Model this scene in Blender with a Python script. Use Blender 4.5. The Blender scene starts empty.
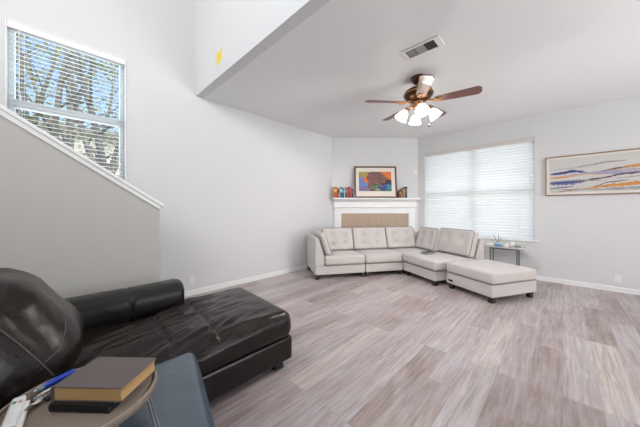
import bpy, bmesh, math, random
from mathutils import Vector, Matrix, noise
from mathutils.bvhtree import BVHTree

random.seed(7)
SC = bpy.context.scene
COL = SC.collection
R = math.radians
PI = math.pi

# ------------------------------------------------------------------ camera
EYE = 1.31
cd = bpy.data.cameras.new('camera')
cam = bpy.data.objects.new('camera', cd)
COL.objects.link(cam)
cam.location = (0, 0, EYE)
cam.rotation_euler = (R(90), 0, R(-45.93))
cd.sensor_width = 36.0
cd.lens = 36.0 * 251.0 / 640.0
cd.shift_y = -4.5 / 640.0
cd.clip_start = 0.05
SC.camera = cam

# ------------------------------------------------------------------ world, lights, exposure
SC.view_settings.view_transform = 'Standard'
SC.view_settings.look = 'None'
SC.view_settings.gamma = 1.0
SC.view_settings.use_curve_mapping = False
SC.view_settings.exposure = 0.16

w = bpy.data.worlds.new('sky')
SC.world = w
w.use_nodes = True
nt = w.node_tree
for n in list(nt.nodes):
    nt.nodes.remove(n)
out = nt.nodes.new('ShaderNodeOutputWorld')
bg = nt.nodes.new('ShaderNodeBackground')
sky = nt.nodes.new('ShaderNodeTexSky')
sky.sky_type = 'NISHITA'
sky.sun_disc = False
sky.sun_elevation = R(38)
sky.sun_rotation = R(200)
sky.air_density = 1.0
sky.dust_density = 3.0
bg.inputs['Strength'].default_value = 0.26
nt.links.new(sky.outputs[0], bg.inputs['Color'])
nt.links.new(bg.outputs[0], out.inputs['Surface'])


def area(name, loc, target, sx, sy, power, color=(1, 1, 1), spread=180):
    ld = bpy.data.lights.new(name, 'AREA')
    ld.shape = 'RECTANGLE'
    ld.size = sx
    ld.size_y = sy
    ld.energy = power
    ld.color = color
    ld.spread = R(spread)
    o = bpy.data.objects.new(name, ld)
    COL.objects.link(o)
    o.location = loc
    d = Vector(target) - Vector(loc)
    o.rotation_euler = d.to_track_quat('-Z', 'Y').to_euler()
    return o

# fill lamps added behind the camera, set at unseen wall openings
area('fill_high_opening', (-2.85, -0.2, 4.3), (1.4, 1.6, 5.0), 4.6, 1.6, 118, (1.0, 0.995, 0.99), 130)
area('fill_side_opening', (3.4, -4.85, 1.5), (3.4, -1.6, 3.5), 2.6, 2.0, 105, (0.97, 0.985, 1.0), 110)
# daylight falling through the two windows in view
area('daylight_stair_window', (0.10, 4.45, 2.6), (0.10, 0, 2.2), 0.95, 1.5, 15, (0.80, 0.92, 1.0))
area('daylight_room_window', (6.62, 1.385, 1.75), (3, 1.385, 1.5), 2.0, 1.9, 21, (1.0, 1.0, 1.0))
sun = bpy.data.lights.new('sun', 'SUN')
sun.energy = 3.2
sun.angle = R(0.6)
sun.color = (1.0, 0.95, 0.87)
so = bpy.data.objects.new('sun', sun)
COL.objects.link(so)
so.rotation_euler = Vector((-0.15, 0.50, -0.85)).to_track_quat('-Z', 'Y').to_euler()


# ------------------------------------------------------------------ materials
def mat(name, color, rough=0.5, metal=0.0, spec=0.5, emit=None, estr=0.0, var=0.0, vscale=8.0,
        bump=0.0, bscale=40.0, coat=0.0, sheen=0.0, trans=0.0, stretch=None):
    m = bpy.data.materials.new(name)
    m.use_nodes = True
    N = m.node_tree.nodes
    L = m.node_tree.links
    b = N['Principled BSDF']
    b.inputs['Base Color'].default_value = (*color, 1)
    b.inputs['Roughness'].default_value = rough
    b.inputs['Metallic'].default_value = metal
    b.inputs['Specular IOR Level'].default_value = spec
    b.inputs['Coat Weight'].default_value = coat
    b.inputs['Sheen Weight'].default_value = sheen
    b.inputs['Transmission Weight'].default_value = trans
    if emit:
        b.inputs['Emission Color'].default_value = (*emit, 1)
        b.inputs['Emission Strength'].default_value = estr
    tc = None
    if var or bump:
        tc = N.new('ShaderNodeTexCoord')
        src = tc.outputs['Object']
        if stretch:
            mp = N.new('ShaderNodeMapping')
            mp.inputs['Scale'].default_value = stretch
            L.new(src, mp.inputs['Vector'])
            src = mp.outputs[0]
    if var:
        nz = N.new('ShaderNodeTexNoise')
        nz.inputs['Scale'].default_value = vscale
        nz.inputs['Detail'].default_value = 5
        L.new(src, nz.inputs['Vector'])
        mx = N.new('ShaderNodeMix')
        mx.data_type = 'RGBA'
        mx.inputs[6].default_value = (*[max(0, c * (1 - var)) for c in color], 1)
        mx.inputs[7].default_value = (*[min(1, c * (1 + var)) for c in color], 1)
        L.new(nz.outputs['Fac'], mx.inputs[0])
        L.new(mx.outputs[2], b.inputs['Base Color'])
    if bump:
        nb = N.new('ShaderNodeTexNoise')
        nb.inputs['Scale'].default_value = bscale
        nb.inputs['Detail'].default_value = 4
        L.new(src, nb.inputs['Vector'])
        bp = N.new('ShaderNodeBump')
        bp.inputs['Strength'].default_value = bump
        bp.inputs['Distance'].default_value = 0.01
        L.new(nb.outputs['Fac'], bp.inputs['Height'])
        L.new(bp.outputs[0], b.inputs['Normal'])
    return m


def floor_mat():
    m = bpy.data.materials.new('plank_floor')
    m.use_nodes = True
    N = m.node_tree.nodes
    L = m.node_tree.links
    b = N['Principled BSDF']
    tc = N.new('ShaderNodeTexCoord')
    br = N.new('ShaderNodeTexBrick')
    br.offset = 0.37
    br.offset_frequency = 3
    br.inputs['Scale'].default_value = 1.0
    br.inputs['Brick Width'].default_value = 1.22
    br.inputs['Row Height'].default_value = 0.19
    br.inputs['Mortar Size'].default_value = 0.0011
    br.inputs['Mortar Smooth'].default_value = 0.3
    br.inputs['Bias'].default_value = 0.0
    br.inputs['Color1'].default_value = (0, 0, 0, 1)
    br.inputs['Color2'].default_value = (1, 1, 1, 1)
    br.inputs['Mortar'].default_value = (0.35, 0.35, 0.35, 1)
    L.new(tc.outputs['Object'], br.inputs['Vector'])
    ramp = N.new('ShaderNodeValToRGB')
    cr = ramp.color_ramp
    cr.elements[0].color = (0.306, 0.236, 0.216, 1)
    cr.elements[1].color = (0.541, 0.478, 0.448, 1)
    e = cr.elements.new(0.35)
    e.color = (0.414, 0.355, 0.360, 1)
    e = cr.elements.new(0.7)
    e.color = (0.470, 0.419, 0.431, 1)
    L.new(br.outputs['Color'], ramp.inputs[0])
    # per-plank shift of the grain
    mp = N.new('ShaderNodeMapping')
    mp.inputs['Scale'].default_value = (2.4, 36, 1)
    addv = N.new('ShaderNodeVectorMath')
    addv.operation = 'ADD'
    sc = N.new('ShaderNodeVectorMath')
    sc.operation = 'SCALE'
    sc.inputs['Scale'].default_value = 13.0
    L.new(br.outputs['Color'], sc.inputs[0])
    L.new(tc.outputs['Object'], addv.inputs[0])
    L.new(sc.outputs[0], addv.inputs[1])
    L.new(addv.outputs[0], mp.inputs['Vector'])
    nz = N.new('ShaderNodeTexNoise')
    nz.inputs['Scale'].default_value = 1.0
    nz.inputs['Detail'].default_value = 10
    nz.inputs['Roughness'].default_value = 0.70
    nz.inputs['Distortion'].default_value = 0.5
    L.new(mp.outputs[0], nz.inputs['Vector'])
    r2 = N.new('ShaderNodeValToRGB')
    r2.color_ramp.elements[0].position = 0.32
    r2.color_ramp.elements[0].color = (0.58, 0.52, 0.49, 1)
    r2.color_ramp.elements[1].position = 0.66
    r2.color_ramp.elements[1].color = (1.20, 1.20, 1.20, 1)
    L.new(nz.outputs['Fac'], r2.inputs[0])
    mu = N.new('ShaderNodeMix')
    mu.data_type = 'RGBA'
    mu.blend_type = 'MULTIPLY'
    mu.inputs[0].default_value = 1.0
    L.new(ramp.outputs[0], mu.inputs[6])
    L.new(r2.outputs[0], mu.inputs[7])
    # weathered grey cloudiness
    n3 = N.new('ShaderNodeTexNoise')
    n3.inputs['Scale'].default_value = 3.2
    n3.inputs['Detail'].default_value = 6
    mp3 = N.new('ShaderNodeMapping')
    mp3.inputs['Scale'].default_value = (1, 3, 1)
    L.new(addv.outputs[0], mp3.inputs['Vector'])
    L.new(mp3.outputs[0], n3.inputs['Vector'])
    r3 = N.new('ShaderNodeValToRGB')
    r3.color_ramp.elements[0].position = 0.42
    r3.color_ramp.elements[0].color = (0, 0, 0, 1)
    r3.color_ramp.elements[1].position = 0.75
    r3.color_ramp.elements[1].color = (0.40, 0.40, 0.40, 1)
    L.new(n3.outputs['Fac'], r3.inputs[0])
    mg = N.new('ShaderNodeMix')
    mg.data_type = 'RGBA'
    mg.inputs[7].default_value = (0.543, 0.541, 0.578, 1)
    L.new(r3.outputs[0], mg.inputs[0])
    L.new(mu.outputs[2], mg.inputs[6])
    dk = N.new('ShaderNodeMix')
    dk.data_type = 'RGBA'
    dk.inputs[7].default_value = (0.24, 0.20, 0.19, 1)
    L.new(br.outputs['Fac'], dk.inputs[0])
    L.new(mg.outputs[2], dk.inputs[6])
    L.new(dk.outputs[2], b.inputs['Base Color'])
    b.inputs['Roughness'].default_value = 0.36
    b.inputs['Specular IOR Level'].default_value = 0.7
    bp = N.new('ShaderNodeBump')
    bp.inputs['Strength'].default_value = 0.12
    bp.inputs['Distance'].default_value = 0.004
    L.new(nz.outputs['Fac'], bp.inputs['Height'])
    L.new(bp.outputs[0], b.inputs['Normal'])
    return m


def glass_mat():
    m = bpy.data.materials.new('window_glass')
    m.use_nodes = True
    N = m.node_tree.nodes
    L = m.node_tree.links
    N.remove(N['Principled BSDF'])
    t = N.new('ShaderNodeBsdfTransparent')
    t.inputs[0].default_value = (0.95, 0.97, 0.97, 1)
    g = N.new('ShaderNodeBsdfGlossy')
    g.inputs['Roughness'].default_value = 0.02
    mx = N.new('ShaderNodeMixShader')
    mx.inputs[0].default_value = 0.05
    L.new(t.outputs[0], mx.inputs[1])
    L.new(g.outputs[0], mx.inputs[2])
    L.new(mx.outputs[0], N['Material Output'].inputs['Surface'])
    return m


def slat_mat(name, tr):
    m = bpy.data.materials.new(name)
    m.use_nodes = True
    N = m.node_tree.nodes
    L = m.node_tree.links
    N.remove(N['Principled BSDF'])
    d = N.new('ShaderNodeBsdfDiffuse')
    d.inputs[0].default_value = (0.86, 0.87, 0.88, 1)
    t = N.new('ShaderNodeBsdfTranslucent')
    t.inputs[0].default_value = (0.96, 0.97, 0.98, 1)
    mx = N.new('ShaderNodeMixShader')
    mx.inputs[0].default_value = tr
    L.new(d.outputs[0], mx.inputs[1])
    L.new(t.outputs[0], mx.inputs[2])
    L.new(mx.outputs[0], N['Material Output'].inputs['Surface'])
    return m


def leather_mat(name, color, rough, spec=0.33):
    m = mat(name, color, rough, spec=spec, var=0.35, vscale=6)
    N = m.node_tree.nodes
    L = m.node_tree.links
    b = N['Principled BSDF']
    tc = N.new('ShaderNodeTexCoord')
    v = N.new('ShaderNodeTexVoronoi')
    v.inputs['Scale'].default_value = 190
    L.new(tc.outputs['Object'], v.inputs['Vector'])
    n2 = N.new('ShaderNodeTexNoise')
    n2.inputs['Scale'].default_value = 9
    n2.inputs['Detail'].default_value = 6
    L.new(tc.outputs['Object'], n2.inputs['Vector'])
    b1 = N.new('ShaderNodeBump')
    b1.inputs['Strength'].default_value = 0.10
    b1.inputs['Distance'].default_value = 0.002
    L.new(v.outputs['Distance'], b1.inputs['Height'])
    b2 = N.new('ShaderNodeBump')
    b2.inputs['Strength'].default_value = 0.25
    b2.inputs['Distance'].default_value = 0.03
    L.new(n2.outputs['Fac'], b2.inputs['Height'])
    L.new(b1.outputs[0], b2.inputs['Normal'])
    L.new(b2.outputs[0], b.inputs['Normal'])
    return m


def fabric_mat(name, color):
    m = mat(name, color, 0.9, spec=0.2, var=0.06, vscale=5, sheen=0.25)
    N = m.node_tree.nodes
    L = m.node_tree.links
    b = N['Principled BSDF']
    tc = N.new('ShaderNodeTexCoord')
    v = N.new('ShaderNodeTexNoise')
    v.inputs['Scale'].default_value = 320
    L.new(tc.outputs['Object'], v.inputs['Vector'])
    b1 = N.new('ShaderNodeBump')
    b1.inputs['Strength'].default_value = 0.25
    b1.inputs['Distance'].default_value = 0.002
    L.new(v.outputs['Fac'], b1.inputs['Height'])
    L.new(b1.outputs[0], b.inputs['Normal'])
    return m


M = dict(
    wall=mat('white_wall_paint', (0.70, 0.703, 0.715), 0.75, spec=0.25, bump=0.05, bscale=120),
    stairwall=mat('shaded_white_wall_paint', (0.51, 0.505, 0.475), 0.75, spec=0.25, bump=0.05, bscale=120),  # same white paint as the walls; the half wall's shade is in the colour
    ceil=mat('ceiling_paint', (0.84, 0.845, 0.85), 0.9, spec=0.1, bump=0.12, bscale=160),
    trim=mat('white_trim_paint', (0.84, 0.845, 0.85), 0.4),
    floor=floor_mat(),
    glass=glass_mat(),
    vinyl=mat('white_vinyl', (0.82, 0.85, 0.86), 0.4),
    slat=slat_mat('blind_slat_closed', 0.40),
    slat2=slat_mat('blind_slat_open', 0.35),
    valance=mat('blind_headrail', (0.66, 0.62, 0.60), 0.6),
    valance2=mat('white_headrail', (0.84, 0.84, 0.85), 0.6),
    leather=leather_mat('dark_brown_leather', (0.0125, 0.0080, 0.0068), 0.27),
    leather2=leather_mat('black_leather', (0.012, 0.011, 0.012), 0.34),
    leather3=leather_mat('sheen_tinted_black_leather', (0.056, 0.086, 0.120), 0.33, 1.0),  # bluish window reflection on the near seat is put into the base colour
    seam=mat('leather_stitching', (0.035, 0.030, 0.030), 0.6),
    seammid=mat('grey_stitching', (0.11, 0.105, 0.105), 0.5),
    seamlight=mat('pale_leather_welt', (0.30, 0.31, 0.33), 0.45),
    blackwood=mat('black_wood', (0.012, 0.010, 0.010), 0.4),
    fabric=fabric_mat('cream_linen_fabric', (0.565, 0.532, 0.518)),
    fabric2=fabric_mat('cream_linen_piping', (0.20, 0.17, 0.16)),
    legwood=mat('espresso_wood', (0.030, 0.017, 0.013), 0.4, var=0.3),
    tag=mat('black_woven_tag', (0.01, 0.01, 0.01), 0.8),
    tile=mat('tan_stone_tile', (0.46, 0.35, 0.27), 0.55, var=0.35, vscale=26, bump=0.1, bscale=60),
    grout=mat('tile_grout', (0.50, 0.42, 0.35), 0.9),
    dark=mat('firebox_black', (0.015, 0.014, 0.013), 0.9),
    bronze=mat('fan_bronze', (0.10, 0.048, 0.026), 0.35, metal=0.85, var=0.3),
    brass=mat('fan_antique_brass', (0.42, 0.22, 0.10), 0.35, metal=0.9),
    blade=mat('fan_blade_wood', (0.16, 0.070, 0.055), 0.45, var=0.4, vscale=6, stretch=(2, 14, 1), coat=0.2),
    shade=mat('frosted_glass_shade', (0.95, 0.92, 0.86), 0.5, emit=(1.0, 0.93, 0.83), estr=6.0),
    bulb=mat('lit_bulb', (1, 1, 1), 0.5, emit=(1.0, 0.88, 0.72), estr=12.0),
    ventw=mat('vent_white', (0.86, 0.86, 0.86), 0.5),
    ventd=mat('vent_dark', (0.03, 0.03, 0.032), 0.8),
    ventg=mat('vent_grey', (0.42, 0.41, 0.40), 0.6),
    plastic=mat('white_plastic', (0.82, 0.82, 0.82), 0.35),
    slot=mat('outlet_slot', (0.25, 0.25, 0.26), 0.6),
    yellow=mat('yellow_paper', (0.86, 0.66, 0.05), 0.7),
    traytop=mat('taupe_laminate', (0.235, 0.185, 0.145), 0.45, var=0.08, vscale=12),
    trayrim=mat('tray_edge_band', (0.31, 0.25, 0.20), 0.4),
    metal=mat('brushed_steel', (0.55, 0.55, 0.56), 0.3, metal=1.0),
    nickel=mat('polished_nickel', (0.75, 0.70, 0.62), 0.22, metal=1.0),
    gunmetal=mat('gunmetal_tube', (0.08, 0.09, 0.10), 0.4, metal=0.7),
    cover=mat('plum_leatherette_cover', (0.115, 0.088, 0.086), 0.5, var=0.12, vscale=25, bump=0.2, bscale=220),
    gilt=mat('gilt_page_edges', (0.62, 0.40, 0.17), 0.45, metal=0.25, var=0.12, vscale=6, stretch=(1, 1, 90)),
    blackcover=mat('black_leatherette_cover', (0.010, 0.010, 0.011), 0.45, bump=0.2, bscale=200),
    pages=mat('cream_page_edges', (0.70, 0.62, 0.48), 0.8, var=0.1, vscale=4, stretch=(1, 1, 80)),
    blue=mat('blue_plastic', (0.010, 0.055, 0.55), 0.3, coat=0.3),
    clear=mat('clear_plastic', (0.45, 0.58, 0.68), 0.15, trans=0.5),
    gold=mat('gold_metal', (0.80, 0.55, 0.25), 0.3, metal=1.0),
    green=mat('green_button', (0.02, 0.28, 0.20), 0.5),
    pink=mat('pink_button', (0.72, 0.33, 0.33), 0.5),
    bark=mat('grey_bark', (0.27, 0.245, 0.225), 0.9, var=0.45, vscale=7, bump=0.4, bscale=20),
    leaf=mat('yellow_green_leaves', (0.34, 0.38, 0.09), 0.6, var=0.4, vscale=3),
    leaf2=mat('deep_green_leaves', (0.17, 0.24, 0.09), 0.6, var=0.4, vscale=3),
    lawn=mat('dry_lawn', (0.42, 0.41, 0.33), 0.95, var=0.3, vscale=2),
    siding=mat('pale_siding', (0.78, 0.77, 0.74), 0.8, var=0.05),
    roofing=mat('grey_shingles', (0.18, 0.17, 0.17), 0.9, var=0.3, vscale=9),
    tabletop=mat('pale_side_table_top', (0.42, 0.41, 0.40), 0.3, var=0.1),
    notebook=mat('slate_cover', (0.13, 0.135, 0.14), 0.95, spec=0.1),
    paper=mat('white_paper', (0.85, 0.85, 0.84), 0.8),
)


def flat(name, c, rough=0.6):
    k = 'c_' + name
    if k not in M:
        M[k] = mat(name, c, rough)
    return M[k]


# ------------------------------------------------------------------ mesh helpers
class MB:
    """collects shapes for ONE mesh object"""
    def __init__(self):
        self.bm = bmesh.new()
        self.mi = 0

    def _f(self, vs, smooth=False):
        try:
            f = self.bm.faces.new(vs)
        except ValueError:
            return
        f.material_index = self.mi
        f.smooth = smooth

    def box(self, x0, x1, y0, y1, z0, z1):
        v = [self.bm.verts.new((x, y, z)) for z in (z0, z1) for y in (y0, y1) for x in (x0, x1)]
        for q in ((0, 2, 3, 1), (4, 5, 7, 6), (0, 1, 5, 4), (2, 6, 7, 3), (0, 4, 6, 2), (1, 3, 7, 5)):
            self._f([v[i] for i in q])
        return v

    def obox(self, c, s, rot):
        """box centred at c, sizes s, rotated by a Matrix / Euler matrix"""
        v = self.box(-s[0] / 2, s[0] / 2, -s[1] / 2, s[1] / 2, -s[2] / 2, s[2] / 2)
        mt = Matrix.Translation(Vector(c)) @ rot.to_4x4()
        for a in v:
            a.co = mt @ a.co

    def prism(self, prof, axis, a0, a1):
        """polygon profile extruded along axis; profile coords are the two other axes in x<y<z order"""
        def P(p, a):
            if axis == 'x':
                return (a, p[0], p[1])
            if axis == 'y':
                return (p[0], a, p[1])
            return (p[0], p[1], a)
        A = [self.bm.verts.new(P(p, a0)) for p in prof]
        B = [self.bm.verts.new(P(p, a1)) for p in prof]
        n = len(prof)
        for i in range(n):
            j = (i + 1) % n
            self._f([A[i], A[j], B[j], B[i]])
        self._f(A[::-1])
        self._f(B)

    def tube(self, pts, rad, n=8, cap=True):
        pts = [Vector(p) for p in pts]
        rings = []
        up = Vector((0, 0, 1))
        for i, p in enumerate(pts):
            t = (pts[min(i + 1, len(pts) - 1)] - pts[max(i - 1, 0)]).normalized()
            s = t.cross(up)
            if s.length < 1e-3:
                s = t.cross(Vector((1, 0, 0)))
            s.normalize()
            q = t.cross(s).normalized()
            r = rad[i] if isinstance(rad, (list, tuple)) else rad
            rings.append([self.bm.verts.new(p + (s * math.cos(2 * PI * k / n) + q * math.sin(2 * PI * k / n)) * r)
                          for k in range(n)])
        for a, b in zip(rings, rings[1:]):
            for k in range(n):
                l = (k + 1) % n
                self._f([a[k], a[l], b[l], b[k]], True)
        if cap:
            self._f(rings[0][::-1])
            self._f(rings[-1])

    def lathe(self, prof, n=32, mtx=None, closed=False):
        """profile of (r, z), revolved about z, then transformed"""
        mtx = mtx or Matrix.Identity(4)
        rings = []
        for r, z in prof:
            if r < 1e-5:
                rings.append([self.bm.verts.new(mtx @ Vector((0, 0, z)))])
            else:
                rings.append([self.bm.verts.new(mtx @ Vector((r * math.cos(2 * PI * k / n), r * math.sin(2 * PI * k / n), z)))
                              for k in range(n)])
        for a, b in zip(rings, rings[1:]):
            for k in range(n):
                l = (k + 1) % n
                if len(a) == 1 and len(b) > 1:
                    self._f([a[0], b[l], b[k]], True)
                elif len(b) == 1 and len(a) > 1:
                    self._f([a[k], a[l], b[0]], True)
                elif len(a) > 1:
                    self._f([a[k], a[l], b[l], b[k]], True)

    def pillow(self, c, s, r, puff=(0, 0, 0), rot=None, n=(22, 22, 10), fn=None):
        """rounded box, centre c, size s, corner radius r, faces bulged by puff; fn(p, normal) displaces"""
        hx, hy, hz = s[0] / 2, s[1] / 2, s[2] / 2
        h = Vector((hx, hy, hz))
        cache = {}
        rot4 = (rot.to_4x4() if rot is not None else Matrix.Identity(4))
        mt = Matrix.Translation(Vector(c)) @ rot4

        def warp(t):
            return math.sin(t * PI / 2) * 0.35 + t * 0.65

        def vert(ix, iy, iz):
            k = (ix, iy, iz)
            if k in cache:
                return cache[k]
            u = [warp(2 * i / m - 1) for i, m in zip(k, n)]
            p = Vector((u[0] * hx, u[1] * hy, u[2] * hz))
            inn = Vector([max(-(h[i] - r), min(h[i] - r, p[i])) for i in range(3)])
            d = p - inn
            nn = d.normalized() if d.length > 1e-9 else Vector((0, 0, 1))
            q = inn + nn * r
            f = [(1 - (u[1] * u[1])) * (1 - (u[2] * u[2])), (1 - u[0] ** 2) * (1 - u[2] ** 2), (1 - u[0] ** 2) * (1 - u[1] ** 2)]
            for i in range(3):
                if abs(u[i]) > 0.999:
                    q[i] += math.copysign(puff[i] * f[i], u[i])
            if fn:
                q = fn(q, nn, u)
            v = self.bm.verts.new(mt @ q)
            cache[k] = v
            return v
        nx, ny, nz = n
        for i in range(nx):
            for j in range(ny):
                self._f([vert(i, j, 0), vert(i, j + 1, 0), vert(i + 1, j + 1, 0), vert(i + 1, j, 0)], True)
                self._f([vert(i, j, nz), vert(i + 1, j, nz), vert(i + 1, j + 1, nz), vert(i, j + 1, nz)], True)
        for i in range(nx):
            for k in range(nz):
                self._f([vert(i, 0, k), vert(i + 1, 0, k), vert(i + 1, 0, k + 1), vert(i, 0, k + 1)], True)
                self._f([vert(i, ny, k), vert(i, ny, k + 1), vert(i + 1, ny, k + 1), vert(i + 1, ny, k)], True)
        for j in range(ny):
            for k in range(nz):
                self._f([vert(0, j, k), vert(0, j, k + 1), vert(0, j + 1, k + 1), vert(0, j + 1, k)], True)
                self._f([vert(nx, j, k), vert(nx, j + 1, k), vert(nx, j + 1, k + 1), vert(nx, j, k + 1)], True)

    def build(self, name, m, parent=None, bevel=0.0, seg=2, loc=None, rotz=None, kind=None):
        me = bpy.data.meshes.new(name)
        bmesh.ops.recalc_face_normals(self.bm, faces=self.bm.faces)
        self.bm.to_mesh(me)
        self.bm.free()
        for x in (m if isinstance(m, (list, tuple)) else [m]):
            me.materials.append(x)
        o = bpy.data.objects.new(name, me)
        COL.objects.link(o)
        if parent:
            o.parent = parent
        if loc:
            o.location = loc
        if rotz is not None:
            o.rotation_euler = (0, 0, rotz)
        if bevel:
            b = o.modifiers.new('bevel', 'BEVEL')
            b.width = bevel
            b.segments = seg
            b.limit_method = 'ANGLE'
            b.angle_limit = R(40)
        if kind:
            o['kind'] = kind
        return o


def tag(o, label, cat, group=None):
    o['label'] = label
    o['category'] = cat
    if group:
        o['group'] = group
    return o


def thing(name, label, cat, loc=(0, 0, 0), rotz=0.0, group=None):
    o = bpy.data.objects.new(name, None)
    o.empty_display_size = 0.1
    COL.objects.link(o)
    o.location = loc
    o.rotation_euler = (0, 0, rotz)
    return tag(o, label, cat, group)


def bx(name, m, parent, b, bevel=0.0, kind=None, loc=None, rotz=None):
    q = MB()
    q.box(*b)
    return q.build(name, m, parent, bevel, kind=kind, loc=loc, rotz=rotz)


def surface_seam(obj, pts, direction, rad, name, m, parent, off=0.0, n=6, start=3.0):
    """thin stitched welt laid on a part's surface: pts are projected on it along direction (mesh space)"""
    bm = bmesh.new()
    bm.from_mesh(obj.data)
    t = BVHTree.FromBMesh(bm)
    d = Vector(direction).normalized()
    res = []
    for a, b in zip(pts, pts[1:]):
        a, b = Vector(a), Vector(b)
        k = max(2, int((b - a).length / 0.02))
        for i in range(k):
            p = a.lerp(b, i / k)
            hit = t.ray_cast(p - d * start, d)
            if hit[0]:
                res.append(hit[0] + hit[1] * off)
    hit = t.ray_cast(Vector(pts[-1]) - d * start, d)
    if hit[0]:
        res.append(hit[0] + hit[1] * off)
    bm.free()
    q = MB()
    q.tube(res, rad, n)
    return q.build(name, m, parent)


def cam_to_room(X, Y):
    """metres right of / ahead of the camera -> room x, y (the room's axes follow its walls)"""
    return 0.6955 * X + 0.7185 * Y, -0.7185 * X + 0.6955 * Y


# ================================================================== the setting
WIN_A = 6.12     # window wall plane  x = 6.12
LEFT_B = 4.06    # left wall plane    y = 4.06
CEIL = 3.05
HIGH = 5.6
FX0, FY0 = 4.616, 4.06          # corner fireplace wall, left end
FX1, FY1 = 6.12, 2.567          # and right end
FANG = math.atan2(FY1 - FY0, FX1 - FX0)
FLEN = math.hypot(FX1 - FX0, FY1 - FY0)

q = MB()
q.box(-3.2, 6.3, -5.2, 4.25, -0.12, 0.0)
q.build('floor', M['floor'], kind='structure')

q = MB()
q.box(1.445 + 0.12, 6.3, -5.2, 4.2, CEIL, CEIL + 0.14)
q.build('ceiling', M['ceil'], kind='structure')
q = MB()
q.box(1.445, 1.445 + 0.12, -5.2, LEFT_B, CEIL, HIGH)
q.build('wall_upper', M['wall'], kind='structure')
q = MB()
q.box(-3.2, 1.60, -5.2, 4.2, HIGH, HIGH + 0.14)
q.build('ceiling_high', M['ceil'], kind='structure')

# left wall with the stair window's opening
W2 = (-0.380, 0.577, 1.62, 3.25)
q = MB()
y0, y1 = LEFT_B, LEFT_B + 0.16
q.box(-3.2, W2[0], y0, y1, 0, HIGH)
q.box(W2[1], 4.70, y0, y1, 0, HIGH)
q.box(W2[0], W2[1], y0, y1, 0, W2[2])
q.box(W2[0], W2[1], y0, y1, W2[3], HIGH)
q.build('wall_left', M['wall'], kind='structure')

# window wall with its opening
W1 = (0.372, 2.397, 0.725, 2.66)
q = MB()
x0, x1 = WIN_A, WIN_A + 0.16
q.box(x0, x1, -5.2, W1[0], 0, CEIL + 0.1)
q.box(x0, x1, W1[1], 2.66, 0, CEIL + 0.1)
q.box(x0, x1, W1[0], W1[1], 0, W1[2])
q.box(x0, x1, W1[0], W1[1], W1[3], CEIL + 0.1)
q.build('wall_right', M['wall'], kind='structure')

q = MB()
q.box(-0.05, FLEN + 0.05, 0.0, 0.14, 0, CEIL + 0.1)
q.build('wall_fireplace', M['wall'], loc=(FX0, FY0, 0), rotz=FANG, kind='structure')

# walls behind the camera, with unseen openings added to let daylight in
q = MB()
q.box(-3.2, -3.05, -5.2, -2.6, 0, HIGH)
q.box(-3.2, -3.05, 2.2, 4.2, 0, HIGH)
q.box(-3.2, -3.05, -2.6, 2.2, 0, 3.45)
q.box(-3.2, -3.05, -2.6, 2.2, 5.15, HIGH)
q.build('wall_back', M['wall'], kind='structure')
q = MB()
q.box(-3.2, 2.05, -5.2, -5.05, 0, HIGH)
q.box(4.75, 6.3, -5.2, -5.05, 0, CEIL + 0.1)
q.box(2.05, 4.75, -5.2, -5.05, 0, 0.45)
q.box(2.05, 4.75, -5.2, -5.05, 2.55, CEIL + 0.1)
q.build('wall_side', M['wall'], kind='structure')

# stair half wall, its sloped cap and the moulding under it
KB = 3.00
KA1 = 0.713          # right end of the half wall (room x)
KZ1 = 1.380          # height of its top there
SLOPE = 0.688
def kz(a):
    return KZ1 + (KA1 - a) * SLOPE
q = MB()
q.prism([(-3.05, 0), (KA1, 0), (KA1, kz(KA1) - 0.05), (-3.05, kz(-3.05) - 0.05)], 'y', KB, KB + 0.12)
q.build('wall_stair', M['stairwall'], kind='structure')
q = MB()
e = 0.03
q.prism([(KA1 + e, kz(KA1 + e) - 0.035), (KA1 + e, kz(KA1 + e)), (-3.05, kz(-3.05)), (-3.05, kz(-3.05) - 0.035)], 'y', KB - 0.03, KB + 0.15)
q.build('trim_1', M['trim'], kind='structure', bevel=0.006)
q = MB()
q.prism([(KA1 + 0.01, kz(KA1) - 0.085), (KA1 + 0.01, kz(KA1) - 0.036), (-3.05, kz(-3.05) - 0.036), (-3.05, kz(-3.05) - 0.085)], 'y', KB - 0.015, KB - 0.0005)
q.build('trim_2', M['trim'], kind='structure', bevel=0.004)

# skirting boards with a small quarter round at the foot
def skirting(name, length, loc, rz):
    q = MB()
    q.prism([(0, 0), (-0.016, 0), (-0.016, 0.014), (-0.011, 0.017), (-0.011, 0.068), (-0.006, 0.080), (0, 0.080)], 'x', 0, length)
    return q.build(name, M['trim'], kind='structure', loc=loc, rotz=rz)
skirting('baseboard_left', FX0 - 0.0 + 3.0, (-3.0, LEFT_B, 0), 0)
skirting('baseboard_right', FY1 + 5.0, (WIN_A, FY1, 0), -PI / 2)
skirting('baseboard_stair', KA1 + 3.0, (-3.0, KB, 0), 0)

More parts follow.
